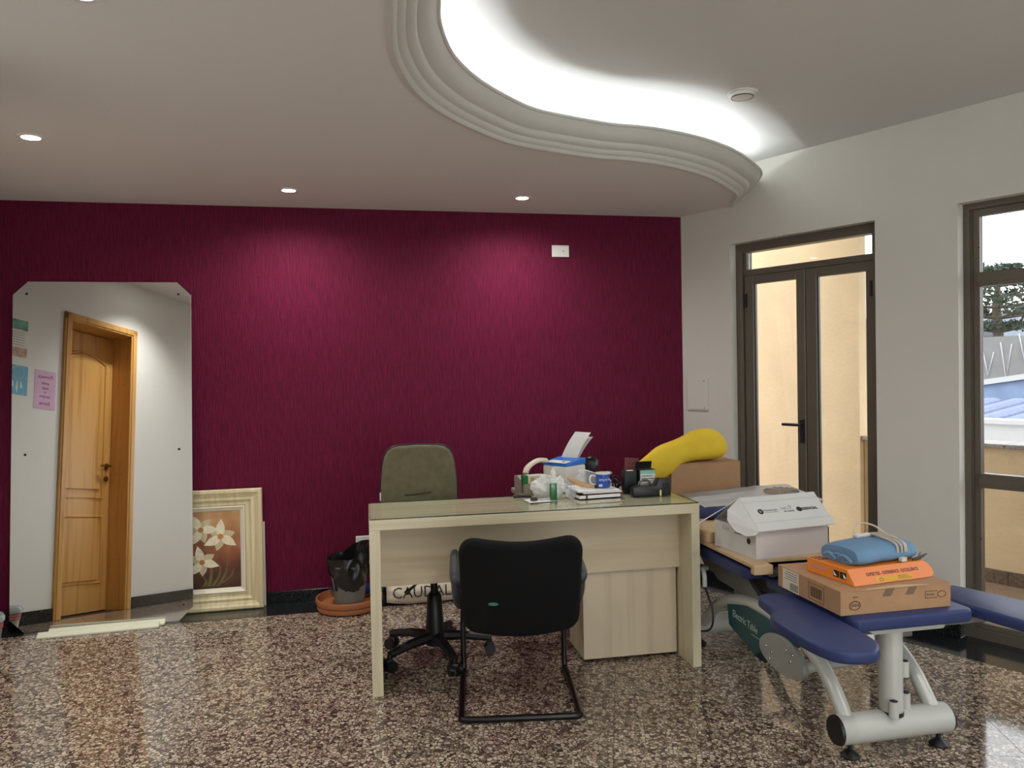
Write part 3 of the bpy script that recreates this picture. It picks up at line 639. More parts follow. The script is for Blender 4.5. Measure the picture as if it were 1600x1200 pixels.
for s in (-1, 1):
    sec = spline([(s*.252, .36, .47), (s*.258, .385, .55), (s*.258, .35, .585), (s*.256, .2, .592), (s*.252, .02, .588), (s*.248, -.02, .575), (s*.24, .0, .55)], 5)
    G().tube(sec, [.02]*len(sec), 10, flat=1.2).obj('armrest', GREYP, t, True)
    G().tube(spline([(s*.25, .02, .575), (s*.246, .03, .5), (s*.235, .1, .44), (s*.2, .2, .425)], 5), .017, 10).obj('arm_support', GREYP, t, True)
    G().tube(spline([(s*.252, .36, .48), (s*.24, .33, .44), (s*.2, .3, .425)], 5), .017, 10).obj('arm_support', GREYP, t, True)

# desk chair
OLIVE = mat('olive_fabric', C(104, 98, 74), .9, bs=300, bst=.3, var=.14, vs_=26)
t = thing('desk_chair', 'olive fabric swivel chair with black five-star base behind the desk', 'chair', fr(-.397, 3.765, .14) @ tr(0, 0, .0008))
for k in range(5):
    a = math.radians(-137+72*k)-.14; d = Vector((math.cos(a), math.sin(a), 0)); e = d*.265
    G().tube([(d.x*.02, d.y*.02, .1), (d.x*.14, d.y*.14, .095), (e.x, e.y, .075)], [.028, .022, .017], 8, flat=1.1).obj('base_arm', BLKP, t, True)
    cs = G(); q = Vector((-d.y, d.x, 0))
    for s in (-1, 1): p = e+q*s*.014; p2 = p+q*s*.016; cs.cyl((p.x, p.y, .026), (p2.x, p2.y, .026), .026, n=20)
    cs.cyl((e.x, e.y, .03), (e.x, e.y, .08), .011, n=10); cs.box(e.x-.016, e.x+.016, e.y-.016, e.y+.016, .028, .056, .006)
    cs.obj('caster', BLKP, t, True)
G().lathe([(0, .06), (.045, .06), (.048, .11), (.04, .2), (.034, .3), (.026, .31), (.018, .32), (.018, .42), (0, .42)], 24).obj('gas_column', BLKP, t, True)
g = G(); g.box(-.09, .09, -.12, .12, .4, .432, .01); g.tube([(-.05, 0, .41), (-.16, .01, .4), (-.2, .01, .395)], .008, 8); g.tube([(-.04, -.02, .4), (-.1, -.05, .36), (-.14, -.06, .33)], [.006, .006, .011], 8); g.obj('mechanism', BLKP, t, True)
G().prism(rrect(.46, .45, .1), .432, .5, 'z', bev=.025, seg=3, M=tr(0, -.02, 0)).obj('seat', OLIVE, t, True)
G().tube(spline([(0, .1, .415), (-.01, .24, .42), (-.03, .29, .5), (-.05, .285, .62), (-.058, .28, .7)], 6), .022, 8, flat=1.8).obj('back_bracket', BLKP, t, True)
bp = [(-.19, -.22), (.19, -.22), (.198, -.1), (.196, .02), (.186, .12), (.176, .165), (.16, .192), (.135, .21), (.1, .218), (0, .222), (-.1, .218), (-.135, .21), (-.16, .192), (-.176, .165), (-.186, .12), (-.196, .02), (-.198, -.1)]
def backslab(sc, y0_, y1_, bev, name, m):
    g = G(); g.prism([(x*sc, z*sc) for x, z in bp], y0_, y1_, 'y', bev=bev, seg=4)
    return g.obj(name, m, t, True, M=tr(-.058, .245, .79) @ Matrix.Rotation(-.08, 4, 'X'))
bc = backslab(.985, -.03, .012, .018, 'back_cushion', OLIVE)
backslab(1.02, .013, .03, .006, 'back_shell', BLKP)
G().tube([(-.075, -.0298, -.035), (-.02, -.0312, -.033), (.06, -.0302, -.025)], .004, 8).obj('seam', mat('dark_olive_thread', C(70, 66, 50), .9), bc)  # seam drawn as a darker olive line
G().box(-.2, -.194, -.018, .0, -.06, -.02).obj('white_tag', WHITE, bc)

# ------------------------------------------------------------------ waste bin in its saucer, pouch
t = thing('plant_saucer', 'terracotta-coloured round plastic saucers stacked under the waste bin', 'saucer', tr(-.985, 4.575, .0008))
TERR = mat('terracotta_plastic', C(176, 112, 72), .5, var=.06)
G().lathe([(0, 0), (.165, 0), (.182, .006), (.187, .02), (.184, .034), (.18, .036), (.19, .04), (.196, .056), (.192, .072), (.184, .072), (.18, .05), (.17, .03), (0, .028)], 48).obj('saucer', TERR, t, True)
o = G().ball((-.985, 4.69, .076), .1, 3, (1.3, .5, .38), .25, 5).obj('blue_cloth', mat('royal_blue_cloth', C(34, 44, 120), .85), None, True); o['label'] = 'royal blue cloth bunched in the saucer behind the waste bin'; o['category'] = 'cloth'
t = thing('waste_bin', 'frosted grey waste bin lined with a black bag beside the desk', 'waste bin', tr(-.975, 4.545, .03))
G().lathe([(0, 0), (.078, 0), (.08, .004), (.088, .05), (.1, .14), (.118, .235), (.122, .24), (.117, .242), (.1, .15), (.08, .02), (0, .012)], 40).obj('bin_body', mat('frosted_grey_plastic', C(128, 132, 128), .35), t, True)
BAG = mat('black_bin_liner', C(24, 24, 26), .22, spec=.7)
def wob(j, a): return (.012+.004*j)*noise.noise(Vector((math.cos(a)*2.2, math.sin(a)*2.2, j*.5)))+.006*math.sin(9*a+j)
g = G(); b2 = []
nA_ = 56
rows = [(.121, .2), (.124, .212), (.126, .226), (.127, .243), (.124, .265), (.117, .288), (.109, .278), (.104, .24), (.1, .18), (.09, .1)]
secs = []
for j, (r, z) in enumerate(rows):
    q = []
    for k in range(nA_):
        a = 2*PI*k/nA_; dz = 0
        sag = math.cos(a-(-PI/2+.35))
        if j < 3: dz = -.1*(3-j)/3*max(0, sag)**1.5+.02*(3-j)/3*max(0, -sag)
        if j in (4, 5, 6): dz = .075*max(0, math.cos(a-.5))*(1 if j == 5 else .7)
        rr = r+wob(j, a)*.8-(.012*max(0, sag) if j == 0 else 0); q.append((rr*math.cos(a), rr*math.sin(a), z+dz+.006*noise.noise(Vector((a*3, j, 0)))))
    secs.append(q)
G().loft(secs, cap=False).obj('liner_bag', BAG, t, True, label='crumpled black bin liner')
t = thing('canvas_pouch', 'cream fabric pouch with black capital lettering under the desk', 'pouch', fr(-.765, 4.585, .2) @ tr(0, 0, .001) @ Matrix.Rotation(-.3, 4, 'X'))
CREAM = mat('cream_fabric', C(226, 214, 190), .6, bs=30, bst=.3)
def pouch(u, v):
    x = u*.46; e = math.sin(PI*u)**.35*math.sin(PI*v)**.5
    return (x, -.05*e+.008*noise.noise(Vector((u*6, v*4, 0))), .004+v*.14+.016*(1-v)*abs(2*u-1)**3+.004*noise.noise(Vector((u*5, 1, v))))
g = G(); g.sheet(pouch, 26, 12); g.sheet(lambda u, v: (u*.46, .03*math.sin(PI*u)**.35*math.sin(PI*v)**.5, .004+v*.14+.016*(1-v)*abs(2*u-1)**3), 26, 12); g.obj('pouch_body', CREAM, t, True)
text('CAUDALIE', .092, basis((.03, -.0585, .036), (1, 0, 0), (0, 0, 1)), INK, t, width=.41)

# ------------------------------------------------------------------ things on the desk
def dthing(name, label, cat, s, tt_, z=None, a=0, group=None): return thing(name, label, cat, MD @ tr(s, tt_, ZT+.0004 if z is None else z, a), group)
t = dthing('marker_pen', 'black marker pen lying near the keys on the desk', 'pen', .735, .345, a=-.15)
G().tube([(-.045, 0, .008), (-.01, 0, .008), (-.008, 0, .0075), (.045, 0, .0065)], [.0078, .0078, .0065, .005], 12).obj('barrel', BLKP, t, True)
t = dthing('paper_slip', 'small white paper slip under the bunch of keys', 'paper', .79, .25, a=.1)
G().sheet(lambda u, v: (-.055+.13*u, -.05+.1*v, .001+.004*math.sin(5*u)*v), 8, 6).obj('sheet', WHITE, t)
t = dthing('key_bunch', 'bunch of keys with a dark fob on the paper slip', 'keys', .79, .245, ZT+.006, .4)
G().tube([(.014*math.cos(k*PI/8), .014*math.sin(k*PI/8), .004) for k in range(16)], .0012, 6, closed=True).obj('key_ring', CHROME, t, True)
for a in (-.5, .3, 1.6, 2.7):
    g = G(); Mk = Matrix.Rotation(a, 4, 'Z') @ tr(.012, 0, .003+.002*abs(a)); g.prism([(.01*math.cos(k*PI/5)+.01, .009*math.sin(k*PI/5)) for k in range(10)], 0, .002, 'z', M=Mk); g.box(.018, .045, -.0025, .0025, 0, .002, M=Mk); g.obj('key', CHROME if a < 1 else BLKP, t)
G().box(-.04, -.005, -.012, .012, 0, .012, .005, 2).obj('fob', BLKP, t)
t = dthing('sanitizer_bottle', 'clear pump bottle half full of green liquid on the desk', 'bottle', .866, .25)
G().prism(rrect(.034, .022, .006, 4), 0, .078, 'z', bev=.002).obj('green_liquid', mat('green_gel', C(6, 96, 44), .15), t, True)
G().prism(rrect(.0355, .0235, .006, 4), -.0002, .108, 'z', bev=.003).obj('bottle_wall', glass('clear_plastic', (.92, .98, .94, 1)), t, True)
G().lathe([(0, .108), (.009, .108), (.009, .118), (.013, .119), (.013, .135), (.008, .14), (.006, .152), (0, .152)], 18).obj('pump_cap', WHP, t, True)
WFILM = film('white_film_bag', C(236, 236, 232), .82, .3)
t = dthing('plastic_bag', 'crumpled translucent white plastic bag behind the green bottle', 'plastic bag', .87, .345, ZT+.002)
g = G(); g.ball((-.035, 0, .05), .052, 4, (1, .75, .95), .35, 5); g.ball((.035, 0, .046), .048, 4, (1, .7, .95), .4, 6); g.ball((0, .0, .075), .035, 3, (1.2, .7, .8), .5, 6); g.obj('bag_film', WFILM, t, True)
t2 = dthing('clear_bag', 'clear crinkled plastic bag between the white bag and the notebooks', 'plastic bag', .962, .275, ZT+.002)
G().ball((0, 0, .026), .028, 3, (1, .7, .9), .6, 7).obj('bag_film', film('clear_film', C(226, 228, 232), .35, .1), t2, True)
def notebook(label, s, tt_, z, w, d, h, a, cover, band=False):
    t = thing('notebook', label, 'notebook', MD @ tr(s, tt_, z, a), 'notebooks on the desk')
    G().box(0, w, 0, d, 0, .0025, .001, 1).obj('cover', cover, t); G().box(0, w, 0, d, h-.0025, h, .001, 1).obj('cover', cover if band else WHITE, t)
    G().box(.004, w-.003, .004, d-.004, .0026, h-.0026).obj('page_block', WHITE, t)
    if band: G().box(.035, .041, -.0015, d+.0015, -.0002, h+.0008, .001, 1).obj('elastic_band', BLKP, t)
notebook('lowest notebook of the pile, black covers with an elastic band', .985, .215, ZT+.0005, .215, .215, .021, .1, BLKP, True)
notebook('middle notebook of the pile, dark red cover', 1.005, .222, ZT+.0225, .2, .2, .008, .06, mat('dark_red_cover', C(110, 30, 40), .5))
notebook('top notebook of the pile, white cover under the mug', .985, .225, ZT+.0315, .21, .2, .007, .1, WHITE)
ZN = ZT+.0392
t = dthing('enamel_mug', 'blue enamel mug with white speckled lettering on the notebooks', 'mug', 1.132, .32, ZN)
BLU = mat('blue_enamel', C(44, 84, 176), .2, coat=.3)
G().lathe([(0, 0), (.034, 0), (.036, .003), (.036, .066), (.0345, .066), (.0335, .005), (0, .004)], 36).obj('mug_body', BLU, t, True)
G().lathe([(.0333, .006), (.0343, .067), (.0368, .068), (.0372, .071), (.0352, .0725), (.033, .068), (.0325, .006), (.0333, .006)], 36).obj('white_rim', WHP, t, True)
G().tube(spline([(-.034, 0, .056), (-.058, -.004, .06), (-.066, -.005, .04), (-.056, -.004, .018), (-.034, 0, .014)], 5), .004, 8).obj('handle', WHP, t, True)
WPR = mat('white_print', C(226, 232, 240), .4)
for i in range(7):
    a = -PI/2-.75+i*.25; x, y = .0366*math.cos(a), .0366*math.sin(a)
    text('Rebela'[i % 6], .017, basis((x, y, .034+.004*(i % 2)), (-math.sin(a), math.cos(a), 0), (0, 0, 1)), WPR, t)
G().box(-.03, -.012, -.0372, -.033, .008, .02).obj('pale_sticker', mat('pale_blue_sticker', C(176, 214, 236), .5), t)
t = dthing('wooden_brush', 'tan wooden brush handle lying on the notebooks beside the mug', 'brush', 1.005, .325, ZN+.001, -.35)
G().tube([(-.05, 0, .05), (-.02, 0, .036), (.02, -.003, .018), (.07, -.006, .009), (.085, -.006, .009)], [.006, .014, .012, .008, .006], 12, flat=.6).obj('brush_handle', mat('tan_wood', C(196, 158, 112), .5, var=.1), t, True)
G().cyl((.085, -.006, .009), (.1, -.0065, .009), .009, n=14).obj('black_tip', BLKP, t, True)
t = dthing('clear_pouch', 'clear zip pouch draped behind the blue mug', 'plastic pouch', 1.095, .395, ZN)
G().sheet(lambda u, v: (-.075+.17*u+.01*math.sin(9*v), .006*math.sin(11*u+6*v)-.02*v, .001+.078*v*(1-.25*u)+.008*math.sin(8*u)), 18, 10).obj('pouch_film', film('clear_film2', C(232, 234, 234), .5, .12), t, True)
G().tube([(-.075+.17*i/10, -.02+.004*math.sin(i), .08-.02*i/10+.006*math.sin(i*.8)) for i in range(11)], .0022, 6).obj('zip_edge', WHP, t, True)
# side table that carries the printer, telephone and headphones
t = thing('side_table', 'small grey side table standing behind the desk under the printer', 'side table', MD @ tr(1.06, .66, .0008))
G().box(-.29, .3, -.17, .19, .715, .74, .003, 1).obj('table_top', mat('grey_laminate', C(150, 146, 138), .5), t)
for x in (-.02, .28):
    for y in (-.15, .15): G().box(x-.012, x+.012, y-.012, y+.012, 0, .715).obj('leg', BLKM, t)
ZS = .7415
t = thing('compact_printer', 'small white printer with blue top and a sheet in its feeder', 'printer', MD @ tr(1.03, .69, ZS, -.95))
WPP = mat('printer_white', C(226, 226, 220), .4); PBL = mat('printer_blue', C(30, 112, 206), .4)
G().box(-.085, .085, -.075, .085, 0, .135, .012, 3).obj('body', WPP, t, True)
tp = G().prism([(-.075, .1352), (.085, .1352), (.085, .168), (.05, .166), (-.075, .146)], -.084, .084, 'x', bev=.004, M=Matrix.Identity(4)).obj('blue_top', PBL, t)
G().box(-.05, .078, -.055, -.01, .158, .163, .002, 1, M=Matrix.Rotation(.14, 4, 'X')).obj('white_panel', WPP, tp)
G().box(.04, .055, -.04, -.025, .163, .1638, M=Matrix.Rotation(.14, 4, 'X')).obj('button', BLKP, tp)
text('hp', .03, basis((-.02, -.0755, .06), (1, 0, 0), (0, 0, 1)), mat('logo_blue', C(60, 110, 190), .5), t)
G().sheet(lambda u, v: (-.055+.11*u, .045+.08*v+.045*v*v, .16+.135*v), 2, 10, thick=.0008).obj('paper_sheet', WHITE, t)
G().sheet(lambda u, v: (-.05+.11*u, .056+.08*v+.045*v*v, .16+.11*v), 2, 10, thick=.0008).obj('paper_sheet', WHITE, t)
t = thing('telephone', 'cream desk telephone with curved handset and black coiled cord', 'telephone', MD @ tr(.855, .63, ZS, .25))
IV = mat('ivory_plastic', C(214, 204, 180), .45)
G().prism([(-.07, 0), (.09, 0), (.09, .085), (.05, .09), (-.07, .035)], -.075, .07, 'x', bev=.004).obj('base', mat('taupe_plastic', C(150, 142, 128), .5), t)
G().tube(spline([(-.055, -.01, .105), (-.04, .0, .13), (-.005, .01, .152), (.04, .02, .165), (.09, .03, .16)], 5), .011, 10, flat=1.5).obj('handset', IV, t, True)
G().tube([(-.082+.006*math.cos(k*1.3), .0+.006*math.sin(k*1.3)-.03, .012+k*.0016) for k in range(60)], .0022, 6).obj('coiled_cord', BLKP, t, True)
t = thing('medicine_carton', 'small white carton with a green end standing before the telephone', 'carton', MD @ tr(.83, .515, ZS, .1))
G().box(-.05, .05, -.02, .02, .0, .04, M=tr(.012, 0, .068)).obj('carton_body', mat('carton_white', C(214, 212, 200), .6), t); G().box(-.0635, -.0385, -.0205, .0205, .067, .1085).obj('green_end', mat('carton_green', C(20, 104, 56), .6), t)
G().box(-.025, -.005, -.0208, -.02, .07, .1).obj('yellow_band', mat('carton_yellow', C(196, 170, 90), .6), t)
G().box(-.055, .058, -.018, .018, 0, .068).obj('carton_body', mat('carton_taupe', C(158, 150, 134), .6), t)
t = thing('headphones', 'large black headphones resting upright behind the printer', 'headphones', MD @ tr(1.2, .76, ZS, 1.25))
G().tube([(.06*math.cos(a), 0, .095-.085*math.sin(a)) for a in [k*PI/14 for k in range(15)]], .009, 8, flat=1.8).obj('headband', BLKP, t, True)
for s in (-1, 1): G().lathe([(0, -.02), (.036, -.02), (.044, -.01), (.044, .006), (.034, .02), (.015, .024), (0, .024)], 28, M=tr(s*.05, 0, .115) @ Matrix.Rotation(s*PI/2, 4, 'Y')).obj('ear_cup', BLKP, t, True)
t = dthing('black_cable', 'tangled black cable heaped behind the blue mug', 'cable', 1.232, .395)
random.seed(5)
G().tube(spline([(random.uniform(-.022, .016), random.uniform(-.03, .03), .008+.075*abs(math.sin(i*.9))*random.uniform(.4, 1)) for i in range(16)], 5), .0045, 6).obj('cord', BLKP, t, True)
t = dthing('tape_dispenser', 'black tape dispenser at the end of the desk', 'tape dispenser', 1.352, .25)
g = G(); g.prism([(-.095, 0), (.095, 0), (.095, .08), (.035, .082), (.02, .05), (-.03, .047), (-.06, .052), (-.095, .038)], -.03, .03, 'y', bev=.004); g.obj('dispenser_body', BLKP, t, True)
G().box(.05, .085, -.0312, -.0295, .012, .062).obj('side_recess_shade', mat('recess_shade_black', C(8, 8, 10), .6), t)  # near-black patch stands in for the shade inside a side recess
G().tube([(.03*math.cos(k*PI/12)-.03, -.0, .05+.026*math.sin(k*PI/12)) for k in range(24)], .006, 8, closed=True).obj('tape_roll', mat('clear_tape', C(90, 90, 84), .2), t, True)
G().box(.036, .044, -.034, -.031, .0, .028).obj('tape_end', mat('yellow_tape', C(224, 214, 150), .4), t)
t = dthing('ink_carton', 'open black and white ink carton with a green band', 'carton', 1.365, .345)
G().box(-.042, .042, -.02, .02, 0, .115).obj('carton_body', BLKP, t); G().box(-.036, .041, -.0212, -.0202, .03, .112).obj('white_face', mat('label_white', C(214, 214, 210), .5), t); G().box(-.036, .041, -.0218, -.0213, .095, .112).obj('green_band', mat('mint_band', C(130, 190, 168), .5), t)
for i, wv in enumerate((.055, .062, .05, .058)): G().box(-.03, -.03+wv, -.0218, -.0213, .082-i*.013, .085-i*.013).obj('print_line', INK, t)
G().box(-.05, .034, -.001, .001, 0, .04, M=tr(0, .018, .116) @ Matrix.Rotation(.35, 4, 'X')).obj('open_flap', BLKP, t)
t = dthing('black_carton', 'plain black carton between the red card and the ink carton', 'carton', 1.285, .36)
G().box(-.035, .03, -.025, .025, 0, .11, .002, 1).obj('carton_body', BLKP, t); G().box(-.02, .012, -.026, .0, .1105, .112).obj('white_tab', WHITE, t)
t = dthing('red_card', 'reddish brown card folder with two punched holes', 'folder', 1.31, .415, a=.1)
RB = mat('red_brown_card', C(112, 56, 52), .7)
sh = G().box(-.045, .03, -.001, .001, 0, .165, M=Matrix.Rotation(.12, 4, 'Y') @ Matrix.Rotation(-.06, 4, 'X')).obj('card', RB, t)
for x in (-.015, .015): G().cyl((x, -.012, .14), (x, -.0095, .14), .0035, n=12).obj('punched_hole', INK, t)
# ------------------------------------------------------------------ electric therapy table
t = thing('therapy_table', 'electric physiotherapy table with navy pads and pale grey steel frame', 'therapy table', MT @ tr(0, 0, .0008)); TT = t
def pad(poly, z0, z1, name='pad', M=None): return G().prism(poly, z0, z1, 'z', bev=.012, seg=3, M=M).obj(name, NAVY, t, True)
pad(rrect(.475, .6, .03, 5, .036, .21), .468, .515, 'head_pad')
pad(rrect(.54, .55, .03, 5, 0, .815), .49, .54, 'seat_pad')
pad(rrect(.56, .92, .03, 5, .02, 1.58), .635, .682, 'leg_pad')
armp = [(-.357, .25), (-.345, .3), (-.304, .326), (-.235, .315), (-.207, .27), (-.207, .1), (-.214, -.06), (-.222, -.18), (-.24, -.262), (-.291, -.318), (-.35, -.318), (-.405, -.29), (-.432, -.22), (-.44, -.12), (-.438, .0), (-.425, .075), (-.39, .118), (-.37, .165)]
def smooth2(p, per=4):
    q = [(a, b, 0) for a, b in p]; q = q[-2:]+q+q[:2]; s = spline(q, per); return [(v.x, v.y) for v in s[2*per:-(1+per)]][:-1]
pad(smooth2(armp), .458, .5, 'arm_pad')
pad(smooth2([(.33, .12), (.36, .22), (.42, .26), (.48, .23), (.56, .02), (.635, -.2), (.625, -.32), (.55, -.37), (.45, -.35), (.39, -.28), (.35, -.12), (.327, .02)]), .456, .498, 'arm_pad')
G().tube([(-.215, 0, .1), (.222, 0, .1)], .052, 28).obj('foot_bar', STEEL, t, True)
for s in (-1, 1): G().cyl((-.2155 if s < 0 else .2225, 0, .1), (-.2255 if s < 0 else .2325, 0, .1), .0525, .049, n=28).obj('end_cap', BLKP, t, True)
for x in (-.165, .195): G().lathe([(0, 0), (.032, 0), (.034, .006), (.018, .022), (.009, .026), (.009, .055), (0, .055)], 20, M=tr(x, 0, 0)).obj('levelling_foot', BLKP, t, True)
G().prism(rrect(.074, .085, .036, 6), .12, .445, 'z').obj('post', STEEL, t, True)
G().prism(rrect(.078, .089, .038, 6), .137, .152, 'z').obj('post_collar', BLKP, t, True)
for (x, y, z) in ((.046, -.012, .27), (-.03, -.054, .15), (.06, .0, .15)):
    g = G(); g.tube([(x, y, z), (x, y, z+.055)], .0165, 14); st = g.obj('accessory_socket', STEEL, t, True); G().cyl((x, y, z+.0552), (x, y, z+.0562), .0135, n=14).obj('socket_mouth_shade', INK, st)  # black disc on the tube end imitates its shaded inside
G().prism(rrect(.34, .1, .03, 5, .03, 0), .44, .4675, 'z', bev=.008).obj('pad_bracket', STEEL, t, True)
arc = [(1.17, .1), (1.09, .16), (.98, .25), (.83, .315), (.66, .353), (.5, .357), (.33, .338), (.2, .3), (.1, .235), (.03, .16), (.0, .12)]
for s in (-1, 1): pth = spline([(s*.175, v, z) for v, z in arc], 5); G().tube(pth, .027, 12).obj('arched_tube', STEEL, t, True)
G().tube([(-.23, 1.17, .1), (.23, 1.17, .1)], .05, 24).obj('foot_bar', STEEL, t, True)
for s in (-1, 1): G().cyl((s*.23, 1.17, .1), (s*.24, 1.17, .1), .05, n=24).obj('end_cap', BLKP, t, True)
for x in (-.18, .18): G().lathe([(0, 0), (.032, 0), (.034, .006), (.018, .022), (.009, .026), (.009, .055), (0, .055)], 20, M=tr(x, 1.17, 0)).obj('levelling_foot', BLKP, t, True)
G().tube([(-.17, .3, .2), (.17, .33, .2)], .02, 12).obj('cross_tube', STEEL, t, True)
G().tube([(-.17, .86, .26), (.17, .86, .26)], .02, 12).obj('cross_tube', STEEL, t, True)
TEAL = mat('teal_cover', C(12, 74, 80), .4)
tc = G().prism([(.84, .3), (.825, .21), (.7, .175), (.6, .155), (.54, .15), (.49, .2), (.44, .25), (.36, .275), (.27, .295), (.36, .33), (.5, .345), (.66, .345)], -.2, -.15, 'x', bev=.004).obj('side_cover', TEAL, t)
G().prism([(.6, .152), (.54, .147), (.47, .2), (.42, .25), (.35, .278), (.31, .286), (.35, .262), (.42, .225), (.5, .15)], -.203, -.2, 'x').obj('dark_swoosh', mat('dark_teal_print', C(8, 38, 52), .4), tc)
text('Electric Table', .045, basis((-.2012, .785, .262), (0, -1, -.06), (0, 0, 1)), mat('pale_print', C(206, 226, 220), .5), tc, width=.215)
G().box(-.2012, -.2005, .55, .62, .232, .234).obj('print_line', MATS['pale_print'], tc)
dc = [(.37+.165*math.cos(k*PI/16)*(1-.12*math.sin(k*PI/16)), .232+.075*math.sin(k*PI/16)) for k in range(32)]
ds = G().prism(dc, -.212, -.19, 'x', bev=.003).obj('pivot_plate', mat('satin_grey_plate', C(158, 160, 156), .4, .2), t)
for (v, z) in ((.48, .235), (.44, .222), (.455, .19), (.33, .268), (.285, .262), (.3, .232)): G().lathe([(0, 0), (.007, 0), (.006, .004), (0, .005)], 10, M=basis((-.212, v, z), (0, -1, 0), (0, 0, 1))).obj('screw', CHROME, ds, True)
for s in (-1, 1):
    G().prism([(1.15, .47), (.83, .485), (.7, .455), (.6, .4), (.45, .36), (.6, .335), (.78, .37), (.98, .375)], s*.165-.012, s*.165+.012, 'x', bev=.003).obj('lift_bracket', DSTEEL, t)
    G().prism([(.95, .38), (1.15, .38), (1.5, .63), (1.3, .63)], s*.14-.01, s*.14+.01, 'x').obj('leg_bracket', DSTEEL, t)
G().box(-.11, .11, .02, 1.1, .395, .466, .006).obj('spine_beam', DSTEEL, t)
G().box(-.1, .1, .95, 1.9, .6, .634, .004).obj('leg_rail', DSTEEL, t)
G().box(-.12, .12, .55, 1.0, .466, .489).obj('seat_rail', DSTEEL, t)
G().box(-.36, -.12, -.08, .12, .43, .457, .004).obj('arm_hinge', STEEL, t); G().box(.2, .45, .0, .1, .43, .455, .004).obj('arm_hinge', DSTEEL, t)
G().tube(spline([(-.21, 1.02, .42), (-.245, .99, .428), (-.26, .95, .425), (-.265, .93, .40), (-.265, .93, .36)], 5), .011, 10).obj('white_handle', WHP, t, True)
o = G().tube([MT @ p for p in spline([(-.265, .93, .358), (-.262, .87, .29), (-.262, .855, .22), (-.262, .9, .165), (-.266, 1.02, .12), (-.272, 1.17, .06), (-.275, 1.33, .006), (-.2, 1.9, .006)], 8)], .005, 8).obj('power_cable', BLKP, None, True); o['label'] = 'black power cable hanging from the therapy table to the floor'; o['category'] = 'cable'

# ------------------------------------------------------------------ things on the therapy table
def tthing(name, label, cat, x, v, z, a=0, group=None): return thing(name, label, cat, MT @ tr(x, v, z, a), group)
# laptop-type shipping carton
t = tthing('shipping_carton', 'flat brown shipping carton with printed logos on the head pad', 'carton', -.005, .158, .5163)
cb = G().box(-.22, .22, -.2, .2, 0, .084, .0015, 1).obj('carton_body', KRAFT, t)
G().box(-.2205, .2205, -.2008, -.0, .0836, .0848).obj('top_flap', KRAFT, t)
G().prism([(-.14, .0848), (.13, .0848), (.1, .089), (.0, .094), (-.04, .092), (-.09, .09)], -.2035, -.2, 'y').obj('torn_flap', KRAFT2, t)
for x in (-.03, .06): G().prism([(x-.026, .056), (x+.006, .056), (x+.022, .082), (x-.01, .082)], -.2012, -.2002, 'y').obj('tape_piece', mat('brown_tape', C(120, 100, 80), .3), t)
G().tube([(-.165+.021*math.cos(k*PI/10), -.201, .033+.015*math.sin(k*PI/10)) for k in range(20)], .0012, 5, closed=True).obj('printed_oval', INK, t)
text('intel', .019, basis((-.148, -.2005, .0385), (-1, 0, 0), (0, 0, -1)), INK, t); text('inside', .009, basis((-.152, -.2005, .064), (-1, 0, 0), (0, 0, -1)), INK, t)
g = G(); g.box(.115, .165, -.2006, -.2, .06, .0615); g.box(.115, .165, -.2006, -.2, .036, .0375); g.box(.115, .1165, -.2006, -.2, .036, .0615); g.obj('printed_frame', INK, t)
text('FRAGILE', .009, basis((.12, -.2005, .0455), (1, 0, 0), (0, 0, 1)), INK, t)
G().tube([(.182+.017*math.cos(k*PI/8), -.2008, .048+.011*math.sin(k*PI/8)) for k in range(16)], .001, 5, closed=True).obj('printed_circle', INK, t)
lb = G().box(-.2212, -.2202, .055, .165, .002, .08).obj('white_label', mat('label_cream', C(216, 210, 192), .6), t)
for i in range(12): G().box(-.2216, -.2211, .06+i*.0048, .06+i*.0048+.0012+.0016*(i % 3 == 0), .006, .034).obj('barcode_bar', INK, lb)
for i in range(4): G().box(-.2216, -.2211, .065, .15-.01*(i % 2), .044+i*.009, .046+i*.009).obj('print_line', TEXC, lb)
for i in range(9): G().box(-.2214, -.2204, -.09+i*.008, -.09+i*.008+.002+.002*(i % 2), .022, .06).obj('barcode_bar', mat('brown_ink', C(84, 66, 50), .7), t)
g = G(); g.box(-.2212, -.2203, -.105, -.01, .07, .0712); g.box(-.2212, -.2203, -.105, -.01, .012, .0132); g.box(-.2212, -.2203, -.105, -.1038, .012, .0712); g.box(-.2212, -.2203, -.0112, -.01, .012, .0712); g.obj('printed_frame', MATS['brown_ink'], t)
# orange carton
ORA = mat('orange_card', C(232, 134, 42), .5, var=.04); ORP = mat('orange_card_front', C(230, 138, 84), .5)
t = tthing('orange_carton', 'orange mailer carton printed EXPERTISE EXPERIENCE EXCELLENCE', 'carton', .015, .14, .6020, .12)
G().prism([(-.125, 0), (.12, 0), (.12, .052), (-.085, .052)], -.175, .175, 'x', bev=.001, seg=1).obj('carton_body', ORA, t)
sl = Vector((0, .04, .052)).normalized()
fp_ = basis((-.15, -.1262, .0), (1, 0, 0), sl)
G().box(-.0245, .324, .001, .064, .0002, .0018, M=fp_).obj('front_flap', ORP, t)
G().prism([(.3241, .003), (.339, .012), (.345, .032), (.337, .052), (.3241, .062)], -.001, .0016, 'z', M=fp_).obj('end_tab', ORP, t)
text('EXPERTISE - EXPERIENCE - EXCELLENCE', .017, fp_ @ tr(.045, .032, .0022), mat('maroon_print', C(96, 52, 48), .6), t, width=.235, bold=.0004)
yl_ = G().box(.075, .24, .004, .024, .0019, .0022, M=fp_).obj('yellow_strip', mat('mustard_print', C(214, 162, 56), .6), t)
for i in range(3): G().box(.175, .235-.01*i, .009+i*.005, .0105+i*.005, .0022, .0025, M=fp_).obj('print_line', MATS['maroon_print'], yl_)
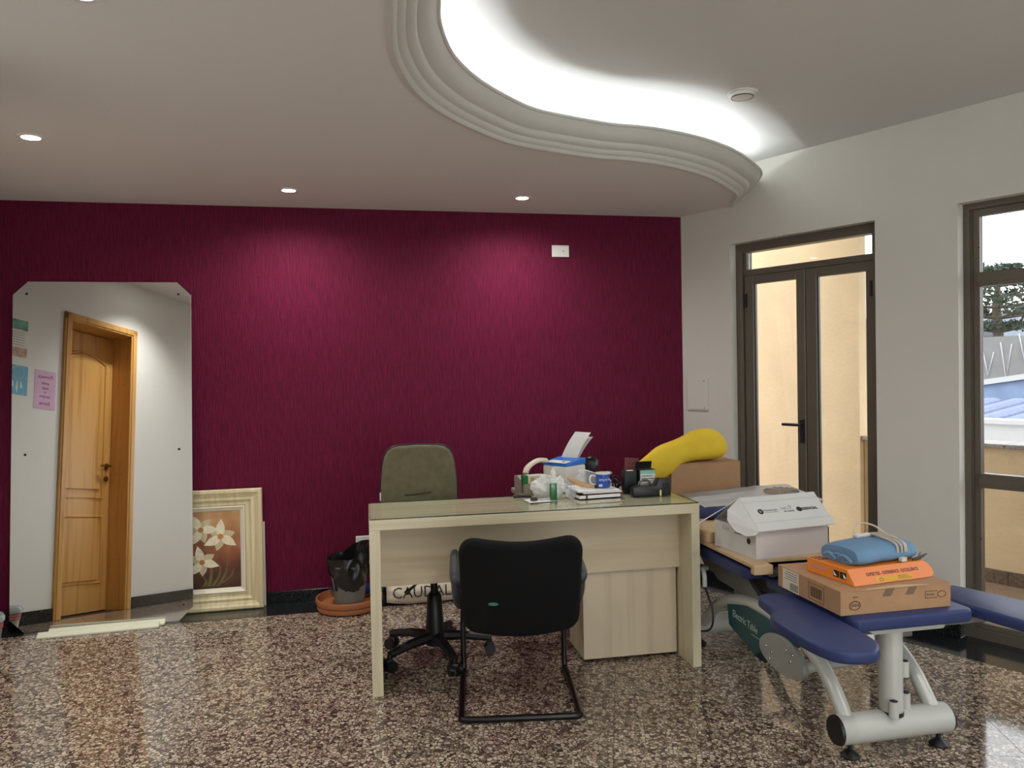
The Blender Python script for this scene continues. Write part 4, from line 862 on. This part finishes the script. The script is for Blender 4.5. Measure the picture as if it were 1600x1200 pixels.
G().tube([fp_ @ Vector((.1+.008*math.cos(k*PI/6), .014+.006*math.sin(k*PI/6), .0024)) for k in range(12)], .0008, 5, closed=True).obj('printed_mark', GREYP, yl_)
for (a, b, m) in ((-.035, -.005, INK), (.0, .028, INK)): G().box(-.1762, -.1752, a-.05, b-.05, .014, .038).obj('printed_icon', m, t)
for a in (-.04, .008): G().prism([(a-.048, .018), (a-.03, .034), (a-.034, .018)], -.1766, -.1761, 'x').obj('icon_shape', WHITE, t)
G().box(-.1762, -.1752, .02, .1, .022, .032).obj('printed_logo', mat('mauve_print', C(190, 140, 140), .6), t)
for i in range(9): G().box(-.17+.017*(i % 3), -.158+.017*(i % 3), .06+.02*(i//3), .072+.02*(i//3), .0522, .0526).obj('top_print', mat('dark_plum_print', C(80, 46, 50), .6), t)
# heating pad with cable
DEN = mat('denim_blue_cloth', C(106, 142, 174), .85, bs=120, bst=.25, var=.06)
t = tthing('heating_pad', 'folded denim-blue heating pad tied with its beige cable on the orange carton', 'heating pad', .035, .165, .6558, .2)
def foldsec(x, sc=1.0):
    p = []
    spiral = [(-.085, .004), (-.03, .0), (.05, .0), (.088, .006), (.094, .022), (.086, .04), (.05, .052), (-.02, .056), (-.08, .048), (-.1, .03), (-.1, .014)]
    return [(x*.9, y*sc, z*1.3*(1-.18*abs(x)/.17)+.003*noise.noise(Vector((x*18, y*20, z*30)))) for y, z in spiral]
xs = [-.165+.33*i/14 for i in range(15)]
def rim(x): e = max(0, abs(x)-.13)/.035; return 1-.12*e*e
g = G(); g.loft([[ (p.x, p.y, p.z) for p in spline([Vector(q) for q in foldsec(x, rim(x))]+[Vector(foldsec(x, rim(x))[0])], 3)[:-1]] for x in xs]); g.obj('folded_cloth', DEN, t, True)
for k, (y, z, r) in enumerate(((-.05, .028, .011), (-.02, .03, .008), (.02, .026, .011))): G().tube(spline([(-.168, y-.03, z-.012), (-.171, y, z+.006), (-.168, y+.03, z-.004)], 5), [r*.6]*11, 8).obj('fold_edge', DEN, t, True)
BC = mat('beige_cable', C(196, 184, 166), .5)
def loop(x0, sl_, r, ph=0):
    base = [(-.1, .03), (-.09, .062), (-.02, .075), (.05, .069), (.093, .05), (.099, .02), (.09, .002), (-.085, .0)]
    return [(x0+sl_*y+.004*math.sin(y*50+ph), y*1.03, z+.004 if z > .01 else z+.003) for y, z in base]
for i, (x0, sl_) in enumerate(((.045, .15), (.058, .05), (.07, -.1), (.085, .1))): G().tube(spline([Vector(p) for p in loop(x0, sl_, 0, i)][:7], 5), .004, 8).obj('cable_turn', BC, t, True)
G().tube(spline([(.0, .05, .07), (-.005, .06, .098), (.02, .055, .118), (.06, .03, .11), (.085, -.0, .085), (.09, -.03, .07)], 6), .0032, 8).obj('cable_loop', BC, t, True)
G().box(-.02, .055, .03, .055, .067, .08, .004, 2).obj('switch', mat('pale_switch', C(214, 210, 200), .4), t)
G().box(.04, .066, -.118, -.1, .002, .018, .003, 2).obj('connector', mat('pale_switch2', C(206, 202, 190), .4), t)
t = tthing('pliers_clip', 'dark metal clips lying beside the heating pad', 'clips', .195, .09, .6548, .3)
for a in (-.25, .0, .3): G().tube([(-.04, 0, .004), (.0, .01*a, .006), (.045*math.cos(a), .045*math.sin(a)+.01, .01+.02*abs(a))], [.005, .006, .003], 8, flat=.6).obj('jaw', GREYP, t, True)
# kraft sheet, foil and the white open carton
t = tthing('foil_sheet', 'crumpled black and silver plastic sheet under the kraft board', 'foil sheet', .06, .545, .5415)
G().sheet(lambda u, v: (-.3+.62*u, -.1+.4*v-.02*math.sin(9*u)*(1-v), .004+.012*abs(noise.noise(Vector((u*14, v*9, 0))))+(-.035*(1-v*4)*(1 if v < .25 else 0)*(.4+.6*abs(noise.noise(Vector((u*9, 0, 3))))))), 60, 16).obj('foil', mat('black_foil', C(40, 40, 42), .18, .7), t, True)
t = tthing('kraft_board', 'thick kraft cardboard board with a bent corner on the seat pad', 'cardboard', .0, .8, .5605, .0)
g = G(); g.box(-.28, .23, -.27, .3, 0, .016, .002, 1); g.box(-.28, -.2, -.33, -.27, 0, .016, .002, 1); g.obj('board', KRAFT2, t); G().box(-.283, -.2, -.365, -.331, -.022, .017, .004, 2).obj('bent_corner', KRAFT2, t)
t = tthing('kraft_parcel', 'flat kraft parcel with torn paper and blue tape beside the desk end', 'parcel', -.15, .985, .5775, .0)
G().box(-.13, .15, -.12, .14, 0, .05, .004, 2).obj('parcel_body', KRAFT2, t); G().box(-.1308, -.1302, -.05, .0, .008, .047).obj('blue_tape', mat('blue_tape', C(110, 140, 160), .4), t)
G().sheet(lambda u, v: (-.1+.26*u, -.14-.06*v+.012*math.sin(16*u), .052-.045*v+.004*math.sin(20*u)), 20, 5, thick=.001).obj('torn_paper', mat('torn_kraft', C(214, 184, 146), .8), t)
GWH = mat('white_card', C(206, 206, 202), .6); GWH2 = mat('white_card_body', C(206, 196, 190), .65); BRN = mat('brown_card_inside', C(104, 82, 68), .8)
t = tthing('open_carton', 'open white carton with a raised printed lid on the kraft board', 'carton', -.225, .525, .5775, .13)
cw, cd, ch = .37, .3, .118
G().box(0, cw, 0, .004, 0, ch).obj('front_wall', GWH2, t); G().box(0, cw, cd-.004, cd, 0, ch).obj('rear_wall', GWH2, t)
lw = G().box(0, .004, .0042, cd-.0042, 0, ch).obj('side_wall', GWH, t); G().box(cw-.004, cw, .0042, cd-.0042, 0, ch).obj('side_wall', BRN, t); G().box(.004, cw-.004, .004, cd-.004, 0, .004).obj('carton_floor', BRN, t)
G().box(cw-.001, cw+.003, -.001, .012, 0, ch-.01).obj('corner_gap_shade', INK, t)  # black strip stands in for the shade in the open corner
lp = [(-.035, .128), (.1, .245), (.3, .1185)]
ld = G().loft([[(-.01, lp[0][0], lp[0][1]), (-.01, lp[0][0], lp[0][1]-.004), (cw+.01, lp[0][0], lp[0][1]-.004), (cw+.01, lp[0][0], lp[0][1])],
               [(-.01, lp[1][0], lp[1][1]), (-.01, lp[1][0], lp[1][1]-.005), (cw+.01, lp[1][0], lp[1][1]-.005), (cw+.01, lp[1][0], lp[1][1])],
               [(0, lp[2][0], lp[2][1]), (0, lp[2][0], lp[2][1]-.0001), (cw, lp[2][0], lp[2][1]-.0001), (cw, lp[2][0], lp[2][1])]]).obj('lid', GWH, t)
fm = basis((-.01, lp[0][0], lp[0][1]), (1, 0, 0), (0, lp[1][0]-lp[0][0], lp[1][1]-lp[0][1]))
for yv in (.04, .148): G().box(.0, cw+.02, yv, yv+.0014, -.0002, .0006, M=fm).obj('score_line', mat('score_grey', C(176, 176, 174), .6), ld)
G().lathe([(0, 0), (.0135, 0), (.0135, .0005), (0, .0005)], 24, M=fm @ tr(.062, .096, .0005)).obj('logo_disc', INK, ld)
text('h', .017, fm @ tr(.057, .0905, .0012), WHITE, ld); text('Fisioterapia', .0135, fm @ tr(.08, .096, .0006), TEXC, ld, width=.068); G().box(.08, .148, .088, .0895, .0004, .0008, M=fm).obj('print_line', TEXC, ld)
text('Luz', .02, fm @ tr(.168, .098, .0006), TEXC, ld); text('de Santa', .015, fm @ tr(.175, .083, .0006), TEXC, ld, width=.052)
G().tube([fm @ Vector((.214+.008*math.cos(k*PI/8), .107+.008*math.sin(k*PI/8), .0008)) for k in range(16)], .0007, 5, closed=True).obj('printed_ring', TEXC, ld)
G().lathe([(0, 0), (.013, 0), (.013, .0005), (0, .0005)], 20, M=fm @ tr(.257, .092, .0005)).obj('logo_disc', INK, ld)
text('ESSENCIAL', .0185, fm @ tr(.262, .085, .0012), INK, ld, width=.09, bold=.0006)
# rounded side flap hanging from the lid, the thin left wing and the brown right wing
fpts = [(-.0105, .1, .2435), (-.0105, -.035, .127), (-.022, -.03, .112), (-.045, -.0, .104), (-.072, .04, .122), (-.085, .075, .16), (-.07, .095, .2)]
G().loft([fpts, [(x-.0025, y+.0005, z-.0015) for x, y, z in fpts]]).obj('rounded_flap', GWH, ld)
G().loft([[(-.012, .1, .244), (-.012, .1, .241), (-.012, .16, .205), (-.012, .16, .208)], [(-.19, .12, .15), (-.19, .12, .1485), (-.19, .15, .14), (-.19, .15, .1415)]]).obj('left_wing', GWH, t)
G().loft([[(cw+.0105, .1, .243), (cw+.055, .13, .24), (cw+.095, .2, .205), (cw+.06, .26, .16), (cw+.0105, .3, .125)], [(cw+.0105, .1, .24), (cw+.055, .13, .237), (cw+.095, .2, .202), (cw+.06, .26, .157), (cw+.0105, .3, .122)]]).obj('right_wing', BRN, t)
G().lathe([(0, 0), (.0125, 0), (.0125, .0006), (0, .0006)], 24, M=basis((-.0004, .05, .068), (0, -1, 0), (0, 0, 1))).obj('printed_disc', INK, lw)
G().box(-.0008, -.0002, .1, .15, .085, .089).obj('print_line', TEXC, lw); text('box', .03, basis((-.0003, .235, .085), (0, -1, 0), (0, 0, 1)), mat('pale_grey_print', C(150, 146, 142), .6), lw)
# white mailer bag on the leg pad
t = tthing('mailer_bag', 'glossy white plastic mailer bag with a dark print on the leg pad', 'plastic bag', .14, 1.36, .684)
def mailer(u, v): return (-.3+.66*u, -.22+.38*v+.02*math.sin(4*u), .004+.009*abs(noise.noise(Vector((u*6, v*5, 2))))+.035*u*v)
G().sheet(mailer, 40, 26, thick=.0012).obj('bag_film', mat('white_mailer_film', C(242, 244, 245), .3), t, True)
dk = [(.2, .0)]
sun = G(); cxs, cys = .25, -.0; pp = []
for k in range(40):
    a = 2*PI*k/40; r = .085*(1.22 if (k % 2 and -.4 < a < 1.7) else 1)
    pp.append((cxs+r*1.1*math.cos(a), cys+r*math.sin(a)))
b_ = bmesh.new(); vs0 = [b_.verts.new((x, y, mailer((x+.3)/.66, (y+.22)/.38)[2]+.003)) for x, y in pp]; vc = b_.verts.new((cxs, cys, mailer((cxs+.3)/.66, (cys+.22)/.38)[2]+.006))
for k in range(40): b_.faces.new((vc, vs0[k], vs0[(k+1) % 40]))
sun._join(b_); sun.obj('dark_print', mat('charcoal_print', C(66, 68, 76), .35), t)
# brown carton with the yellow roll
t = tthing('cardboard_box', 'plain brown cardboard box on the leg pad under the yellow roll', 'carton', .055, 1.745, .6835, .02)
G().box(-.215, .2, -.19, .19, 0, .168, .002, 1).obj('box_body', KRAFT, t); G().box(-.217, .202, -.192, -.002, .1685, .172, .001, 1).obj('top_flap', KRAFT, t); G().box(-.217, .202, .002, .192, .1685, .172, .001, 1).obj('top_flap', KRAFT, t)
YEL = mat('yellow_foam', C(226, 192, 44), .75, var=.07, vs_=7, bs=25, bst=.25)
t = tthing('foam_roll', 'yellow foam sleeve flattened at one end, resting on the cardboard box', 'foam roll', 0, 1.62, .858)
keys_ = [((-.335, -.12, -.06), (.075, .02, -.062), (.012, .012, .014)), ((-.29, -.105, -.03), (.072, .03, -.06), (.01, .02, .022)), ((-.2, -.07, .02), (.05, .05, -.06), (-.01, .05, .045)), ((-.1, -.035, .058), (.02, .075, -.04), (-.01, .03, .06)), ((.0, .0, .082), (.01, .09, -.01), (-.012, .01, .079)), ((.07, .02, .09), (-.015, .092, 0), (-.014, 0, .087)), ((.13, .035, .09), (-.05, .082, 0), (-.016, 0, .086)), ((.137, .037, .089), (-.049, .079, 0), (-.016, 0, .083))]
secs = []
ctr = spline([k[0] for k in keys_], 4); ea = spline([k[1] for k in keys_], 4); eb = spline([k[2] for k in keys_], 4)
def sect(i, f=1): return [tuple(ctr[i]+ea[i]*math.cos(2*PI*k/36)*f+eb[i]*math.sin(2*PI*k/36)*f) for k in range(36)]
inner = [sect(i, .84) for i in range(len(ctr)-1, -1, -1)]
outer = [sect(i) for i in range(len(ctr))]
g = G(); g.loft(outer+inner, cap=False)
b0, b1 = outer[0], inner[-1]
g.obj('foam_sleeve', YEL, t, True)
